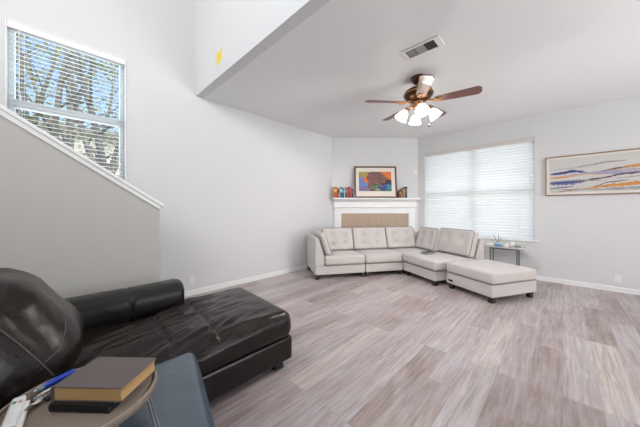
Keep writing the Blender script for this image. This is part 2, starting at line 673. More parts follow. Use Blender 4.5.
# ------------------------------------------------------------------ windows
def window(name, axis, plane, lo, hi, z0, z1, mid, mull):
    """vinyl window set in the wall opening; axis is the wall's running axis"""
    depth0, depth1 = plane + 0.085, plane + 0.135
    def B(q, a0, a1, d0, d1, c0, c1):
        if axis == 'x':
            q.box(a0, a1, d0, d1, c0, c1)
        else:
            q.box(d0, d1, a0, a1, c0, c1)
    f = 0.045
    q = MB()
    B(q, lo, lo + f, depth0, depth1, z0, z1)
    B(q, hi - f, hi, depth0, depth1, z0, z1)
    B(q, lo + f, hi - f, depth0, depth1, z0, z0 + f)
    B(q, lo + f, hi - f, depth0, depth1, z1 - f, z1)
    if mull:
        c = (lo + hi) / 2
        B(q, c - 0.035, c + 0.035, depth0, depth1, z0 + f, z1 - f)
    root = q.build(name, M['vinyl'], kind='structure', bevel=0.004)
    spans = [(lo + f, hi - f)] if not mull else [(lo + f, (lo + hi) / 2 - 0.035), ((lo + hi) / 2 + 0.035, hi - f)]
    for a0, a1 in spans:
        q = MB()
        B(q, a0, a1, depth0 - 0.012, depth1 - 0.004, mid - 0.04, mid + 0.04)
        q.build('sash_rail', M['vinyl'], root, bevel=0.004)
        q = MB()
        B(q, a0, a1, depth0 + 0.022, depth0 + 0.026, z0 + f, mid - 0.04)
        q.build('pane', M['glass'], root)
        q = MB()
        B(q, a0, a1, depth0 + 0.022, depth0 + 0.026, mid + 0.04, z1 - f)
        q.build('pane', M['glass'], root)
    return root

win1 = window('window_1', 'y', WIN_A, W1[0], W1[1], W1[2], W1[3], 1.66, True)
win2 = window('window_2', 'x', LEFT_B, W2[0], W2[1], W2[2], W2[3], 2.42, False)
# sill and apron of the big window
q = MB()
q.box(WIN_A - 0.055, WIN_A + 0.084, W1[0] - 0.05, W1[1] + 0.05, W1[2] - 0.028, W1[2] - 0.0005)
q.box(WIN_A - 0.014, WIN_A - 0.0005, W1[0] - 0.03, W1[1] + 0.03, W1[2] - 0.085, W1[2] - 0.028)
q.build('window_sill', M['trim'], win1, bevel=0.005)
# thin white reveal round the stair window
q = MB()
t = 0.02
q.box(W2[0] - 0.012, W2[0], LEFT_B - 0.012, LEFT_B - 0.0005, W2[2], W2[3])
q.box(W2[1], W2[1] + 0.012, LEFT_B - 0.012, LEFT_B - 0.0005, W2[2], W2[3])
q.build('window_casing', M['trim'], win2, bevel=0.003)


def blind(label, axis, plane, lo, hi, z0, z1, tilt, pitch, sm, vm, vh, proud, wide=0.05, curve=0.003):
    root = thing('window_blind', label, 'window blind')
    c = plane + 0.038
    def V(a, d, z):
        return (a, d, z) if axis == 'x' else (d, a, z)
    # slats
    q = MB()
    z = z1 - vh - 0.01
    th = 0.0028
    while z > z0 + 0.035:
        n = 5
        prev = None
        top, bot = [], []
        for i in range(n):
            s = (i / (n - 1) - 0.5) * wide
            cv = curve * (1 - (2 * i / (n - 1) - 1) ** 2)
            dd = s * math.cos(tilt) - cv * math.sin(tilt)
            dz = s * math.sin(tilt) + cv * math.cos(tilt)
            top.append((dd - th / 2 * math.sin(tilt), dz + th / 2 * math.cos(tilt)))
            bot.append((dd + th / 2 * math.sin(tilt), dz - th / 2 * math.cos(tilt)))
        ring = top + bot[::-1]
        A = [q.bm.verts.new(V(lo + 0.008, c + d, z + e)) for d, e in ring]
        B = [q.bm.verts.new(V(hi - 0.008, c + d, z + e)) for d, e in ring]
        for i in range(len(ring)):
            j = (i + 1) % len(ring)
            q._f([A[i], A[j], B[j], B[i]])
        q._f(A)
        q._f(B[::-1])
        z -= pitch
    q.build('slats', sm, root)
    q = MB()
    def B(q, a0, a1, d0, d1, c0, c1):
        if axis == 'x':
            q.box(a0, a1, d0, d1, c0, c1)
        else:
            q.box(d0, d1, a0, a1, c0, c1)
    B(q, lo + 0.002, hi - 0.002, plane - proud, plane - proud + 0.018, z1 - vh, z1 - 0.001)
    B(q, lo + 0.002, hi - 0.002, plane - proud - 0.005, plane - proud + 0.02, z1 - 0.014, z1 - 0.002)
    q.build('valance', vm, root, bevel=0.002)
    q = MB()
    B(q, lo + 0.01, hi - 0.01, plane + 0.012, plane + 0.064, z1 - vh + 0.004, z1 - 0.001)
    q.build('headrail', M['valance2'], root)
    q = MB()
    B(q, lo + 0.008, hi - 0.008, plane + 0.014, plane + 0.062, z0 + 0.002, z0 + 0.02)
    q.build('bottom_rail', M['vinyl'], root, bevel=0.004)
    k = 3 if hi - lo > 1.4 else 2
    for i in range(k):
        a = lo + (hi - lo) * (0.12 + 0.76 * i / (k - 1))
        q = MB()
        q.tube([V(a, c - 0.026 - 0.002, z1 - vh), V(a, c - 0.028, z0 + 0.018)], 0.0014, 5)
        q.build('ladder_cord', M['plastic'], root)
    a = lo + 0.08
    q = MB()
    q.tube([V(a, plane - 0.004, z1 - vh), V(a, plane - 0.006, z0 + (z1 - z0) * 0.42)], 0.004, 6)
    q.build('tilt_wand', M['plastic'], root)
    return root

blind('white slatted blind closed over the wide window behind the side table', 'y', WIN_A, W1[0], W1[1], W1[2], W1[3],
      R(69), 0.058, M['slat'], M['valance'], 0.085, 0.016, 0.064, 0.009)
blind('white slatted blind with open slats in the narrow window above the stair wall', 'x', LEFT_B, W2[0], W2[1], W2[2], W2[3],
      R(16), 0.047, M['slat2'], M['valance2'], 0.085, 0.010)

# ------------------------------------------------------------------ outdoors seen through the stair window
q = MB()
q.box(-40, 45, -40, 60, -0.5, -0.3)
q.build('ground', M['lawn'], kind='structure')

house = thing('house', 'pale neighbouring house seen low behind the trees through the stair window', 'house', (0.5, 17.5, -0.3))
bx('wall', M['siding'], house, (-7, 7, 0, 7, 0, 5.4))
q = MB()
q.prism([(-0.5, 5.4), (7.5, 5.4), (3.5, 6.6)], 'x', -7.4, 7.4)
q.build('roof', M['roofing'], house)

def tree(label, x, y, h, n, seed, lm, lean=0.0):
    rnd = random.Random(seed)
    root = thing('tree', label, 'tree', (x, y, -0.3), 0, 'trees outside the stair window')
    q = MB()
    tips = []
    for s in range(n):
        ang = 2 * PI * s / n + rnd.uniform(-0.5, 0.5)
        p = Vector((0.16 * math.cos(ang), 0.16 * math.sin(ang), 0))
        d = Vector((math.cos(ang) * 0.13 + lean, math.sin(ang) * 0.13, 1))
        pts, rad = [p.copy()], [0.135 if n < 3 else 0.10]
        k = 12
        for i in range(k):
            d += Vector((rnd.uniform(-.10, .10), rnd.uniform(-.10, .10), 0))
            p = p + d.normalized() * (h / k)
            pts.append(p.copy())
            rad.append(rad[0] * (1 - 0.80 * (i + 1) / k))
            if i >= 4:
                for b in range(1 + (i > 8)):
                    a2 = rnd.uniform(0, 2 * PI)
                    e = p + Vector((math.cos(a2), math.sin(a2), rnd.uniform(0.4, 1.1))) * rnd.uniform(0.5, 1.1)
                    mid = p.lerp(e, 0.5) + Vector((0, 0, 0.08))
                    q.tube([p, mid, e], [rad[-1] * 0.55, rad[-1] * 0.35, 0.008], 5)
                    tips.append(e)
                    tips.append(mid)
        q.tube(pts, rad, 8)
    q.build('trunk', M['bark'], root)
    q = MB()
    for e in tips:
        for i in range(22):
            c = e + Vector((rnd.gauss(0, .32), rnd.gauss(0, .32), rnd.gauss(0, .28)))
            a = rnd.uniform(0, PI)
            u = Vector((math.cos(a), math.sin(a), rnd.uniform(-.6, .6))).normalized()
            v = u.cross(Vector((rnd.uniform(-1, 1), rnd.uniform(-1, 1), rnd.uniform(-1, 1)))).normalized()
            s = rnd.uniform(.022, .048)
            vs = [q.bm.verts.new(c + u * s * 1.3), q.bm.verts.new(c + v * s * .55), q.bm.verts.new(c - u * s * 1.3), q.bm.verts.new(c - v * s * .55)]
            q._f(vs)
    q.build('foliage', lm, root)
    return root

tree('leafy multi-stemmed tree at the left side of the stair window view', -0.55, 8.4, 6.6, 5, 3, M['leaf2'], -0.03)
tree('slender bare-stemmed tree just right of the leftmost tree through the stair window', -0.75, 11.4, 7.6, 5, 11, M['leaf'])
tree('yellow-green tree filling the middle of the stair window view', 0.32, 10.0, 7.0, 5, 21, M['leaf'], 0.02)
tree('tall grey-stemmed tree right of centre through the stair window', 1.15, 12.2, 7.8, 5, 33, M['leaf'], 0.0)
tree('leafy tree at the right edge of the stair window view', 0.95, 7.6, 6.4, 3, 44, M['leaf'], 0.02)

# ================================================================== fireplace
fp = thing('fireplace', 'white corner fireplace mantel with a tan stone tile face behind the cream sofa', 'fireplace', (FX0, FY0, 0), FANG)
ML0, ML1 = 0.02, 2.09
MT = 1.573
q = MB()
for a0, a1 in ((0.06, 0.225), (1.865, 2.03)):
    q.box(a0, a1, -0.062, -0.001, 0, 1.36)
q.box(0.225, 1.865, -0.062, -0.001, 1.20, 1.36)
q.build('surround', M['trim'], fp, bevel=0.004)
q = MB()
q.box(0.05, 2.045, -0.085, -0.001, 1.36, 1.50)
q.box(0.04, 2.055, -0.105, -0.001, 1.345, 1.368)
q.build('frieze', M['trim'], fp, bevel=0.005)
q = MB()
q.box(0.04, 2.06, -0.135, -0.001, 1.50, 1.535)
q.box(ML0, ML1, -0.215, -0.001, 1.535, MT)
q.build('mantel_shelf', M['trim'], fp, bevel=0.006)
q = MB()
TX = 1.64 / 5
q.box(0.2255, 1.8645, -0.030, -0.0015, 0.80, 1.1995)
q.box(0.2255, 0.50, -0.030, -0.0015, 0, 0.80)
q.box(1.59, 1.8645, -0.030, -0.0015, 0, 0.80)
q.build('tile_backing', M['grout'], fp)
q = MB()
for i in range(5):
    for j in range(1):
        q.box(0.227 + i * TX + 0.002, 0.227 + (i + 1) * TX - 0.004, -0.040, -0.029, 0.804, 1.196)
for i in range(3):
    q.box(0.229, 0.497, -0.040, -0.029, 0.005 + i * 0.265, 0.262 + i * 0.265)
    q.box(1.593, 1.861, -0.040, -0.029, 0.005 + i * 0.265, 0.262 + i * 0.265)
q.build('tile_face', M['tile'], fp, bevel=0.003)
bx('firebox', M['dark'], fp, (0.50, 1.59, -0.024, -0.0015, 0, 0.80))

# ---- things on the mantel: books and the framed painting
def on_mantel(lx, ly):
    return (FX0 + lx * math.cos(FANG) - ly * math.sin(FANG), FY0 + lx * math.sin(FANG) + ly * math.cos(FANG), MT)

def shelf_book(label, lx, t, h, d, col, band=None, lean=0.0, group='paperbacks on the mantel'):
    loc = on_mantel(lx, -0.10)
    r = thing('book', label, 'book', loc, FANG, group)
    r.rotation_euler = (0, lean, FANG)
    col = tuple(c * 0.72 for c in col)
    cm = flat('cover_%02x%02x%02x' % tuple(int(255 * c) for c in col), col, 0.45)
    q = MB()
    q.box(-t / 2, t / 2, -d / 2, -d / 2 + 0.004, 0, h)
    q.box(-t / 2, -t / 2 + 0.0025, -d / 2, d / 2, 0, h)
    q.box(t / 2 - 0.0025, t / 2, -d / 2, d / 2, 0, h)
    q.build('cover', cm, r)
    bx('pages', M['pages'], r, (-t / 2 + 0.0026, t / 2 - 0.0026, -d / 2 + 0.0042, d / 2 - 0.004, 0.003, h - 0.004))
    if band:
        bm_ = flat('band_%02x%02x%02x' % tuple(int(255 * c) for c in band), band, 0.45)
        bx('spine_label', bm_, r, (-t / 2 + 0.001, t / 2 - 0.001, -d / 2 - 0.0012, -d / 2 - 0.0002, h * 0.52, h * 0.82))

BK = [
    ('thick orange and red book standing first at the left end of the mantel', 0.070, 0.262, (0.62, 0.13, 0.02), (0.75, 0.38, 0.06)),
    ('red paperback with a black band beside the thick orange book', 0.034, 0.240, (0.60, 0.05, 0.02), (0.02, 0.02, 0.02)),
    ('pale grey paperback standing between the red and the teal books', 0.026, 0.232, (0.50, 0.46, 0.48), (0.30, 0.05, 0.06)),
    ('teal book with a navy spine in the left row on the mantel', 0.046, 0.258, (0.02, 0.26, 0.33), (0.35, 0.62, 0.66)),
    ('navy blue book just right of the teal one', 0.036, 0.238, (0.015, 0.05, 0.13), (0.10, 0.35, 0.40)),
    ('slim white paperback in the left row on the mantel', 0.030, 0.226, (0.62, 0.61, 0.60), None),
    ('black book standing between white paperback and crimson books', 0.030, 0.248, (0.02, 0.018, 0.018), (0.30, 0.28, 0.27)),
    ('slim grey book beside the tall crimson one', 0.022, 0.236, (0.28, 0.27, 0.27), None),
    ('tallest crimson book in the left row on the mantel', 0.050, 0.268, (0.36, 0.02, 0.03), (0.48, 0.06, 0.06)),
    ('bright red paperback next to the tall crimson book', 0.034, 0.240, (0.62, 0.07, 0.07), None),
    ('short black book leaning near the picture frame', 0.030, 0.214, (0.03, 0.025, 0.03), (0.35, 0.10, 0.05)),
    ('lavender grey book half hidden at the left of the picture frame', 0.030, 0.218, (0.30, 0.29, 0.38), (0.10, 0.08, 0.16)),
]
lx = 0.030
for lab, t, h, c, b in BK:
    t *= 1.1
    shelf_book(lab, lx + t / 2, t, h, 0.15, c, b)
    lx += t + 0.0018
BK2 = [
    ('brown book with orange spine just right of the picture frame', 0.046, 0.172, (0.30, 0.10, 0.035), (0.50, 0.20, 0.06)),
    ('short rust coloured book topped in black right of the picture frame', 0.036, 0.205, (0.42, 0.15, 0.06), (0.02, 0.015, 0.012)),
    ('grey green book among the books right of the picture frame', 0.030, 0.238, (0.24, 0.24, 0.20), (0.35, 0.33, 0.28)),
    ('pale brown book second from the right end of the mantel books', 0.026, 0.232, (0.34, 0.27, 0.21), None),
    ('tall black book at the right end of the mantel books', 0.042, 0.272, (0.022, 0.028, 0.027), (0.10, 0.12, 0.11)),
]
lx = 1.600
for lab, t, h, c, b in BK2:
    shelf_book(lab, lx + t / 2, t, h, 0.15, c, b)
    lx += t + 0.0018

# framed painting leaning on the wall
PW, PH = 1.02, 0.775
pic = thing('framed_picture', 'framed abstract painting with brown, orange and blue shapes leaning on the mantel', 'picture', on_mantel(1.045, -0.155), FANG)
pic.location.z += 0.0022
pic.rotation_euler = (R(-6.5), 0, FANG)
fw = 0.036
q = MB()
q.box(-PW / 2, -PW / 2 + fw, -0.012, 0.014, 0, PH)
q.box(PW / 2 - fw, PW / 2, -0.012, 0.014, 0, PH)
q.box(-PW / 2 + fw, PW / 2 - fw, -0.012, 0.014, 0, fw)
q.box(-PW / 2 + fw, PW / 2 - fw, -0.012, 0.014, PH - fw, PH)
q.build('frame', flat('walnut_frame', (0.115, 0.045, 0.025), 0.4), pic, bevel=0.004)
bx('mount', flat('cream_mount', (0.78, 0.73, 0.66), 0.9), pic, (-PW / 2 + fw, PW / 2 - fw, 0.0, 0.010, fw, PH - fw))
# painted sheet: colour patches in one mesh
iw, ih = 0.79, 0.475
ix0, iz0 = -iw / 2 - 0.01, 0.165
q = MB()
mats = [flat('paint_ochre', (0.36, 0.30, 0.09)), flat('paint_blue', (0.13, 0.22, 0.52)), flat('paint_orange', (0.70, 0.17, 0.03)),
        flat('paint_brown', (0.20, 0.095, 0.075)), flat('paint_deep_blue', (0.03, 0.07, 0.22)), flat('paint_green', (0.09, 0.18, 0.10)),
        flat('paint_cream', (0.45, 0.38, 0.28)), flat('paint_violet', (0.22, 0.15, 0.30)), flat('paint_dark', (0.045, 0.028, 0.030)),
        flat('paint_teal', (0.05, 0.25, 0.36))]
layer = [0]
def patch(mi, pts):
    layer[0] += 1
    yy = -0.0004 - 0.00015 * layer[0]
    q.mi = mi
    vs = [q.bm.verts.new((ix0 + iw * min(1, max(0, u)), yy, iz0 + ih * min(1, max(0, v)))) for u, v in pts]
    q._f(vs)
def blob(mi, cu, cv, ru, rv, seed, k=22, jag=.16):
    rnd = random.Random(seed)
    pts = []
    for i in range(k):
        a = 2 * PI * i / k
        f = 1 + rnd.uniform(-jag, jag)
        pts.append((cu + ru * f * math.cos(a), cv + rv * f * math.sin(a)))
    patch(mi, pts)
patch(8, [(0, 0), (1, 0), (1, 1), (0, 1)])
patch(0, [(0, .70), (.34, .74), (.36, 1), (0, 1)])
patch(1, [(0, .22), (.30, .24), (.26, .70), (0, .72)])
patch(7, [(0, 0), (.34, 0), (.36, .20), (0, .24)])
patch(2, [(.72, .62), (1, .56), (1, 1), (.66, 1)])
patch(4, [(.55, 0), (1, 0), (1, .40), (.70, .34)])
blob(2, .235, .60, .105, .17, 3)
blob(3, .50, .70, .27, .30, 5, 26, .09)
blob(3, .66, .60, .24, .20, 6, 26, .12)
blob(3, .36, .30, .085, .26, 8)
blob(8, .92, .50, .10, .10, 9)
blob(5, .52, .17, .15, .15, 10)
blob(9, .93, .20, .08, .16, 12)
blob(0, .58, .08, .08, .07, 13)
blob(4, .70, .20, .11, .13, 14)
blob(5, .90, .06, .10, .06, 15)
for i in range(26):
    rnd = random.Random(100 + i)
    blob(rnd.choice([3, 8, 7, 3]), rnd.uniform(.32, .82), rnd.uniform(.50, .95), rnd.uniform(.012, .035), rnd.uniform(.012, .035), 200 + i, 8, .3)
for i in range(9):
    rnd = random.Random(300 + i)
    u, v = rnd.uniform(.46, .78), rnd.uniform(.14, .36)
    patch(6 if i % 3 else 2, [(u, v), (u + .06, v + .035), (u + .10, v + .02), (u + .055, v + .06)])
q.build('painted_sheet', mats, pic)

# ================================================================== wide seascape painting on the window wall
def strokes_painting():
    y_l, y_r = -0.04, 0.0
    b_left = 0.228       # room y of the frame's left edge on the wall
    Wd, z0, z1 = 1.62, 1.548, 2.232
    r = thing('framed_painting', 'long framed painting of wavy blue, orange and brown bands on the right wall', 'painting', (WIN_A, b_left, 0), -PI / 2)
    # local x runs right along the wall, local -y comes out of it
    f = 0.014
    q = MB()
    q.box(0, f, -0.034, -0.001, z0, z1)
    q.box(Wd - f, Wd, -0.034, -0.001, z0, z1)
    q.box(f, Wd - f, -0.034, -0.001, z0, z0 + f)
    q.box(f, Wd - f, -0.034, -0.001, z1 - f, z1)
    q.build('frame', flat('bronze_gold_frame', (0.30, 0.17, 0.07), 0.4), r, bevel=0.002)
    bx('mount', flat('white_mount', (0.74, 0.72, 0.69), 0.9), r, (f, Wd - f, -0.016, -0.001, z0 + f, z1 - f))
    sx0, sx1, sz0, sz1 = 0.055, Wd - 0.055, z0 + 0.050, z1 - 0.045
    q = MB()
    mats = [flat('canvas_ground', (0.60, 0.585, 0.56)), flat('stroke_navy', (0.045, 0.07, 0.24)), flat('stroke_orange', (0.62, 0.27, 0.06)),
            flat('stroke_umber', (0.135, 0.085, 0.095)), flat('stroke_grey', (0.34, 0.32, 0.33)), flat('stroke_lilac', (0.36, 0.35, 0.48)),
            flat('stroke_peach', (0.62, 0.40, 0.26)), flat('stroke_slate', (0.13, 0.16, 0.30))]
    q.mi = 0
    vs = [q.bm.verts.new(p) for p in ((sx0, -0.0165, sz0), (sx1, -0.0165, sz0), (sx1, -0.0165, sz1), (sx0, -0.0165, sz1))]
    q._f(vs)
    H = sz1 - sz0
    lay = [0]
    def stroke(mi, u0, u1, pts, th, seed, rag=.35):
        """ragged brush band from u0 to u1 (0..1 of the visible 1.06 m), heights pts (0 bottom..1 top)"""
        lay[0] += 1
        rnd = random.Random(seed)
        n = 44
        yy = -0.0168 - 0.0001 * lay[0]
        q.mi = mi
        prev = None
        span = 1.10
        for i in range(n + 1):
            t = i / n
            u = u0 + (u1 - u0) * t
            x = sx0 + u * span
            if x > sx1:
                break
            s = t * (len(pts) - 1)
            k = min(int(s), len(pts) - 2)
            ff = s - k
            ff = ff * ff * (3 - 2 * ff)
            v = pts[k] * (1 - ff) + pts[k + 1] * ff
            tt = 1.4 * th * (math.sin(PI * min(1, max(0, t * .96 + .02))) ** .45) * (1 + rnd.uniform(-rag, rag))
            zc = sz0 + H * (v + rnd.uniform(-.006, .006))
            a = q.bm.verts.new((x, yy, max(sz0, zc - tt * H / 2)))
            b = q.bm.verts.new((x, yy, min(sz1, zc + tt * H / 2)))
            if prev:
                q._f([prev[0], a, b, prev[1]])
            prev = (a, b)
    stroke(4, .30, .80, [.72, .76, .80, .80], .030, 1)
    stroke(5, .0, .45, [.70, .70, .71], .012, 31)
    stroke(5, .05, 1.3, [.45, .52, .47, .60], .060, 2)
    stroke(1, .0, .40, [.555, .57, .61, .57], .052, 3)
    stroke(2, .0, .34, [.44, .45, .49], .034, 4)
    stroke(6, .10, .60, [.46, .50, .47], .022, 32)
    stroke(7, .0, .42, [.275, .28, .31], .090, 5)
    stroke(1, .02, .36, [.29, .30, .34], .040, 6)
    stroke(3, .28, 1.3, [.30, .36, .45, .49, .47], .032, 7)
    stroke(4, .0, .62, [.33, .34, .30], .020, 33)
    stroke(3, .55, .95, [.56, .61, .62], .030, 8)
    stroke(6, .62, 1.3, [.56, .63, .66], .030, 9)
    stroke(2, .78, 1.3, [.64, .68, .69], .042, 10)
    stroke(5, .55, 1.3, [.55, .55, .58], .030, 11)
    stroke(2, .40, 1.3, [.10, .16, .20, .22], .062, 12)
    stroke(6, .02, .50, [.02, .04, .12], .020, 13)
    stroke(7, .0, .28, [.13, .15, .17], .026, 14)
    stroke(3, .50, .82, [.16, .25, .28], .018, 15)
    stroke(4, .0, 1.3, [.10, .06, .04, .06], .022, 16)
    stroke(3, .10, .34, [.02, .05, .10], .014, 17)
    stroke(4, .60, 1.3, [.08, .08, .07], .028, 18)
    stroke(3, .45, .70, [.33, .37, .42], .020, 19)
    stroke(4, .70, 1.3, [.34, .38, .36], .022, 34)
    q.build('painted_sheet', mats, r)
strokes_painting()

# ================================================================== outlets, thermostat, note
def outlet(label, loc, rz, sw=False):
    r = thing('wall_outlet' if not sw else 'light_switch', label, 'outlet' if not sw else 'switch', loc, rz)
    bx('cover_plate', M['plastic'], r, (-0.036, 0.036, -0.006, -0.0005, -0.058, 0.058), 0.003)
    if not sw:
        for s in (-1, 1):
            f = bx('socket', M['plastic'], r, (-0.017, 0.017, -0.009, -0.0055, s * 0.021 - 0.014, s * 0.021 + 0.014), 0.003)
            q = MB()
            q.box(-0.009, -0.006, -0.0096, -0.0088, s * 0.021 - 0.003, s * 0.021 + 0.007)
            q.box(0.006, 0.009, -0.0096, -0.0088, s * 0.021 - 0.003, s * 0.021 + 0.007)
            q.build('slots', M['slot'], f)
    else:
        bx('rocker', M['plastic'], r, (-0.016, 0.016, -0.010, -0.0055, -0.032, 0.032), 0.003)
    return r
def on_left(px, z):
    k = (px - 320) / 251.0
    Y = LEFT_B / (-0.7185 * k + 0.6955)
    return (cam_to_room(k * Y, Y)[0], LEFT_B, z)
outlet('white outlet low on the left wall beside the black leather bolster', on_left(192, 0), 0).location.z = 0.228
outlet('white outlet low on the left wall next to the cream sofa arm', on_left(298.3, 0), 0).location.z = 0.215
outlet('white outlet low on the right wall below the long painting', (WIN_A, -0.623, 0.205), -PI / 2)
outlet('small white switch plate on the corner wall above the right end of the mantel', on_mantel(2.05, 0)[:2] + (2.22,), FANG, True)

k = (219.3 - 320) / 251.0
Yn = 1.445 / (0.6955 * k + 0.7185)
nx, ny = cam_to_room(k * Yn, Yn)
q = MB()
vs = [(-0.085, 0.0), (0.070, 0.030), (0.085, 0.185), (0.005, 0.140), (-0.070, 0.172)]
q.prism([(a, b) for a, b in vs], 'y', -0.0022, -0.0006)
note = q.build('sticky_note', M['yellow'], loc=(1.445, ny, 3.215), rotz=-PI / 2)
tag(note, 'yellow paper note stuck on the high white wall above the ceiling edge', 'note')

# ================================================================== ceiling vent
vx, vy = cam_to_room(1.106, 2.715)
vent = thing('ceiling_vent', 'white rectangular air vent in the ceiling near the fan', 'vent', (vx, vy, CEIL), -PI / 2)
vw, vd = 0.40, 0.205
q = MB()
fr = 0.028
q.box(-vw / 2, vw / 2, -vd / 2, -vd / 2 + fr, -0.012, -0.0005)
q.box(-vw / 2, vw / 2, vd / 2 - fr, vd / 2, -0.012, -0.0005)
q.box(-vw / 2, -vw / 2 + fr, -vd / 2 + fr, vd / 2 - fr, -0.012, -0.0005)
q.box(vw / 2 - fr - 0.03, vw / 2, -vd / 2 + fr, vd / 2 - fr, -0.012, -0.0005)
q.build('frame', M['ventw'], vent, bevel=0.003)
bx('duct_opening', M['ventd'], vent, (-vw / 2 + fr, vw / 2 - fr - 0.03, -vd / 2 + fr, vd / 2 - fr, -0.003, -0.0005))
a0, a1 = -vw / 2 + fr, vw / 2 - fr - 0.03
seg = (a1 - a0) / 3
def louvre(i0, i1, ang, m, n):
    q = MB()
    for i in range(n):
        x = i0 + (i1 - i0) * (i + .5) / n
        q.obox((x, 0, -0.008), (0.012, vd - 2 * fr, 0.0014), Matrix.Rotation(ang, 3, 'Y'))
    q.build('louvre', m, vent)
louvre(a0, a0 + seg - 0.004, R(24), M['ventg'], 9)
louvre(a0 + seg + 0.002, a0 + 2 * seg - 0.002, R(12), M['ventg'], 10)
q = MB()
for i in range(7):
    x = a0 + 2 * seg + 0.004 + (seg - 0.004) * i / 6
    q.box(x - 0.0012, x + 0.0012, -vd / 2 + fr, vd / 2 - fr, -0.011, -0.004)
for j in range(8):
    y = -vd / 2 + fr + (vd - 2 * fr) * j / 7
    q.box(a0 + 2 * seg + 0.004, a1, y - 0.0012, y + 0.0012, -0.010, -0.005)
q.build('grille', flat('grille_wire', (0.16, 0.16, 0.16)), vent)

# ================================================================== ceiling fan
fx, fy = cam_to_room(1.300, 3.32)
fan = thing('ceiling_fan', 'ceiling fan with five brown blades and four lit glass shades', 'ceiling fan', (fx, fy, CEIL))
q = MB()
q.lathe([(0.0, -0.001), (0.092, -0.001), (0.096, -0.020), (0.086, -0.048), (0.060, -0.075), (0.036, -0.085), (0.0, -0.085)], 32)
q.build('canopy', M['bronze'], fan)
q = MB()
q.lathe([(0.018, -0.07), (0.018, -0.165)], 16)
q.build('downrod', M['bronze'], fan)
q = MB()
q.lathe([(0.0, -0.135), (0.040, -0.135), (0.075, -0.150), (0.135, -0.165), (0.172, -0.190), (0.182, -0.222), (0.176, -0.255),
         (0.150, -0.285), (0.110, -0.305), (0.080, -0.312), (0.0, -0.312)], 40)
q.build('motor_housing', M['bronze'], fan)
q = MB()
q.lathe([(0.184, -0.214), (0.188, -0.220), (0.188, -0.232), (0.184, -0.238)], 40)
q.build('band', M['brass'], fan)
q = MB()
q.lathe([(0.0, -0.312), (0.070, -0.313), (0.074, -0.340), (0.058, -0.365), (0.066, -0.385), (0.060, -0.410), (0.030, -0.430), (0.0, -0.434)], 32)
q.build('switch_housing', M['brass'], fan)
ZB = -0.335
cam_ang = R(-45.93)
for i in range(5):
    ang = R(-32 + 72 * i) + cam_ang
    rt = Matrix.Rotation(ang, 4, 'Z')
    pitch = Matrix.Rotation(R(-13), 4, 'X')
    # blade iron
    q = MB()
    q.tube([(0.085, 0, -0.308), (0.13, 0, -0.322), (0.18, 0, -0.338), (0.215, 0, ZB - 0.008)], [0.014, 0.012, 0.012, 0.010], 8)
    for s in (-1, 1):
        q.tube([(0.15, 0, -0.332), (0.19, s * 0.030, ZB - 0.008), (0.235, s * 0.036, ZB - 0.008), (0.262, s * 0.016, ZB - 0.008)], [0.008, 0.009, 0.009, 0.006], 6)
    q.box(0.205, 0.285, -0.030, 0.030, ZB - 0.010, ZB - 0.0045)
    ob = q.build('blade_iron', M['brass'], fan)
    ob.matrix_local = rt
    # blade: rounded plank, widening to the tip
    q = MB()
    n = 16
    prof = []
    L0, L1 = 0.205, 0.71
    def hw(t):
        return 0.057 + 0.021 * t
    up_, dn_ = [], []
    for k2 in range(n + 1):
        t = k2 / n
        x = L0 + (L1 - L0) * t
        y = hw(t)
        if t > 0.93:
            y *= math.sqrt(max(0.02, 1 - ((t - 0.93) / 0.07) ** 2 * 0.75))
        if t < 0.06:
            y *= 0.72 + 0.28 * math.sqrt(max(0, 1 - ((0.06 - t) / 0.06) ** 2))
        up_.append((x, y))
        dn_.append((x, -y))
    q.prism(up_ + dn_[::-1], 'z', -0.004, 0.004)
    ob = q.build('blade', M['blade'], fan, bevel=0.002)
    ob.matrix_local = rt @ Matrix.Translation((0, 0, ZB)) @ pitch
for i in range(4):
    ang = R(-100 + 90 * i) + cam_ang
    rt = Matrix.Rotation(ang, 4, 'Z')
    q = MB()
    q.tube([(0.05, 0, -0.385), (0.095, 0, -0.378), (0.130, 0, -0.392), (0.148, 0, -0.418)], 0.009, 8)
    ob = q.build('lamp_arm', M['brass'], fan)
    ob.matrix_local = rt
    tilt = Matrix.Translation((0.148, 0, -0.418)) @ Matrix.Rotation(R(-34), 4, 'Y')
    q = MB()
    q.lathe([(0.0, 0.004), (0.022, 0.004), (0.027, -0.008), (0.027, -0.028), (0.0, -0.028)], 20)
    ob = q.build('lamp_socket', M['brass'], fan)
    ob.matrix_local = rt @ tilt
    q = MB()
    q.lathe([(0.025, -0.020), (0.036, -0.030), (0.052, -0.052), (0.064, -0.085), (0.073, -0.118), (0.083, -0.140),
             (0.080, -0.140), (0.070, -0.117), (0.061, -0.084), (0.049, -0.052), (0.033, -0.031), (0.022, -0.021)], 28)
    sh = q.build('lamp_shade', M['shade'], fan)
    sh.matrix_local = rt @ tilt
    q = MB()
    q.lathe([(0.0, -0.030), (0.012, -0.031), (0.020, -0.052), (0.026, -0.072), (0.020, -0.092), (0.0, -0.100)], 16)
    bl = q.build('bulb', M['bulb'], sh)
    ld = bpy.data.lights.new('fan_lamp', 'POINT')
    ld.energy = 24.0
    ld.color = (1.0, 0.95, 0.90)
    ld.shadow_soft_size = 0.03
    lo = bpy.data.objects.new('fan_lamp', ld)
    COL.objects.link(lo)
    lo.parent = fan
    lo.location = (rt @ tilt) @ Vector((0, 0, -0.118))
q = MB()
pc = Vector((0.085, -0.02, 0))
q.tube([(0.035, -0.040, -0.40), (0.092, -0.100, -0.405), (0.096, -0.104, -0.62)], 0.0013, 5)
ch = q.build('pull_chain', M['brass'], fan)
q = MB()
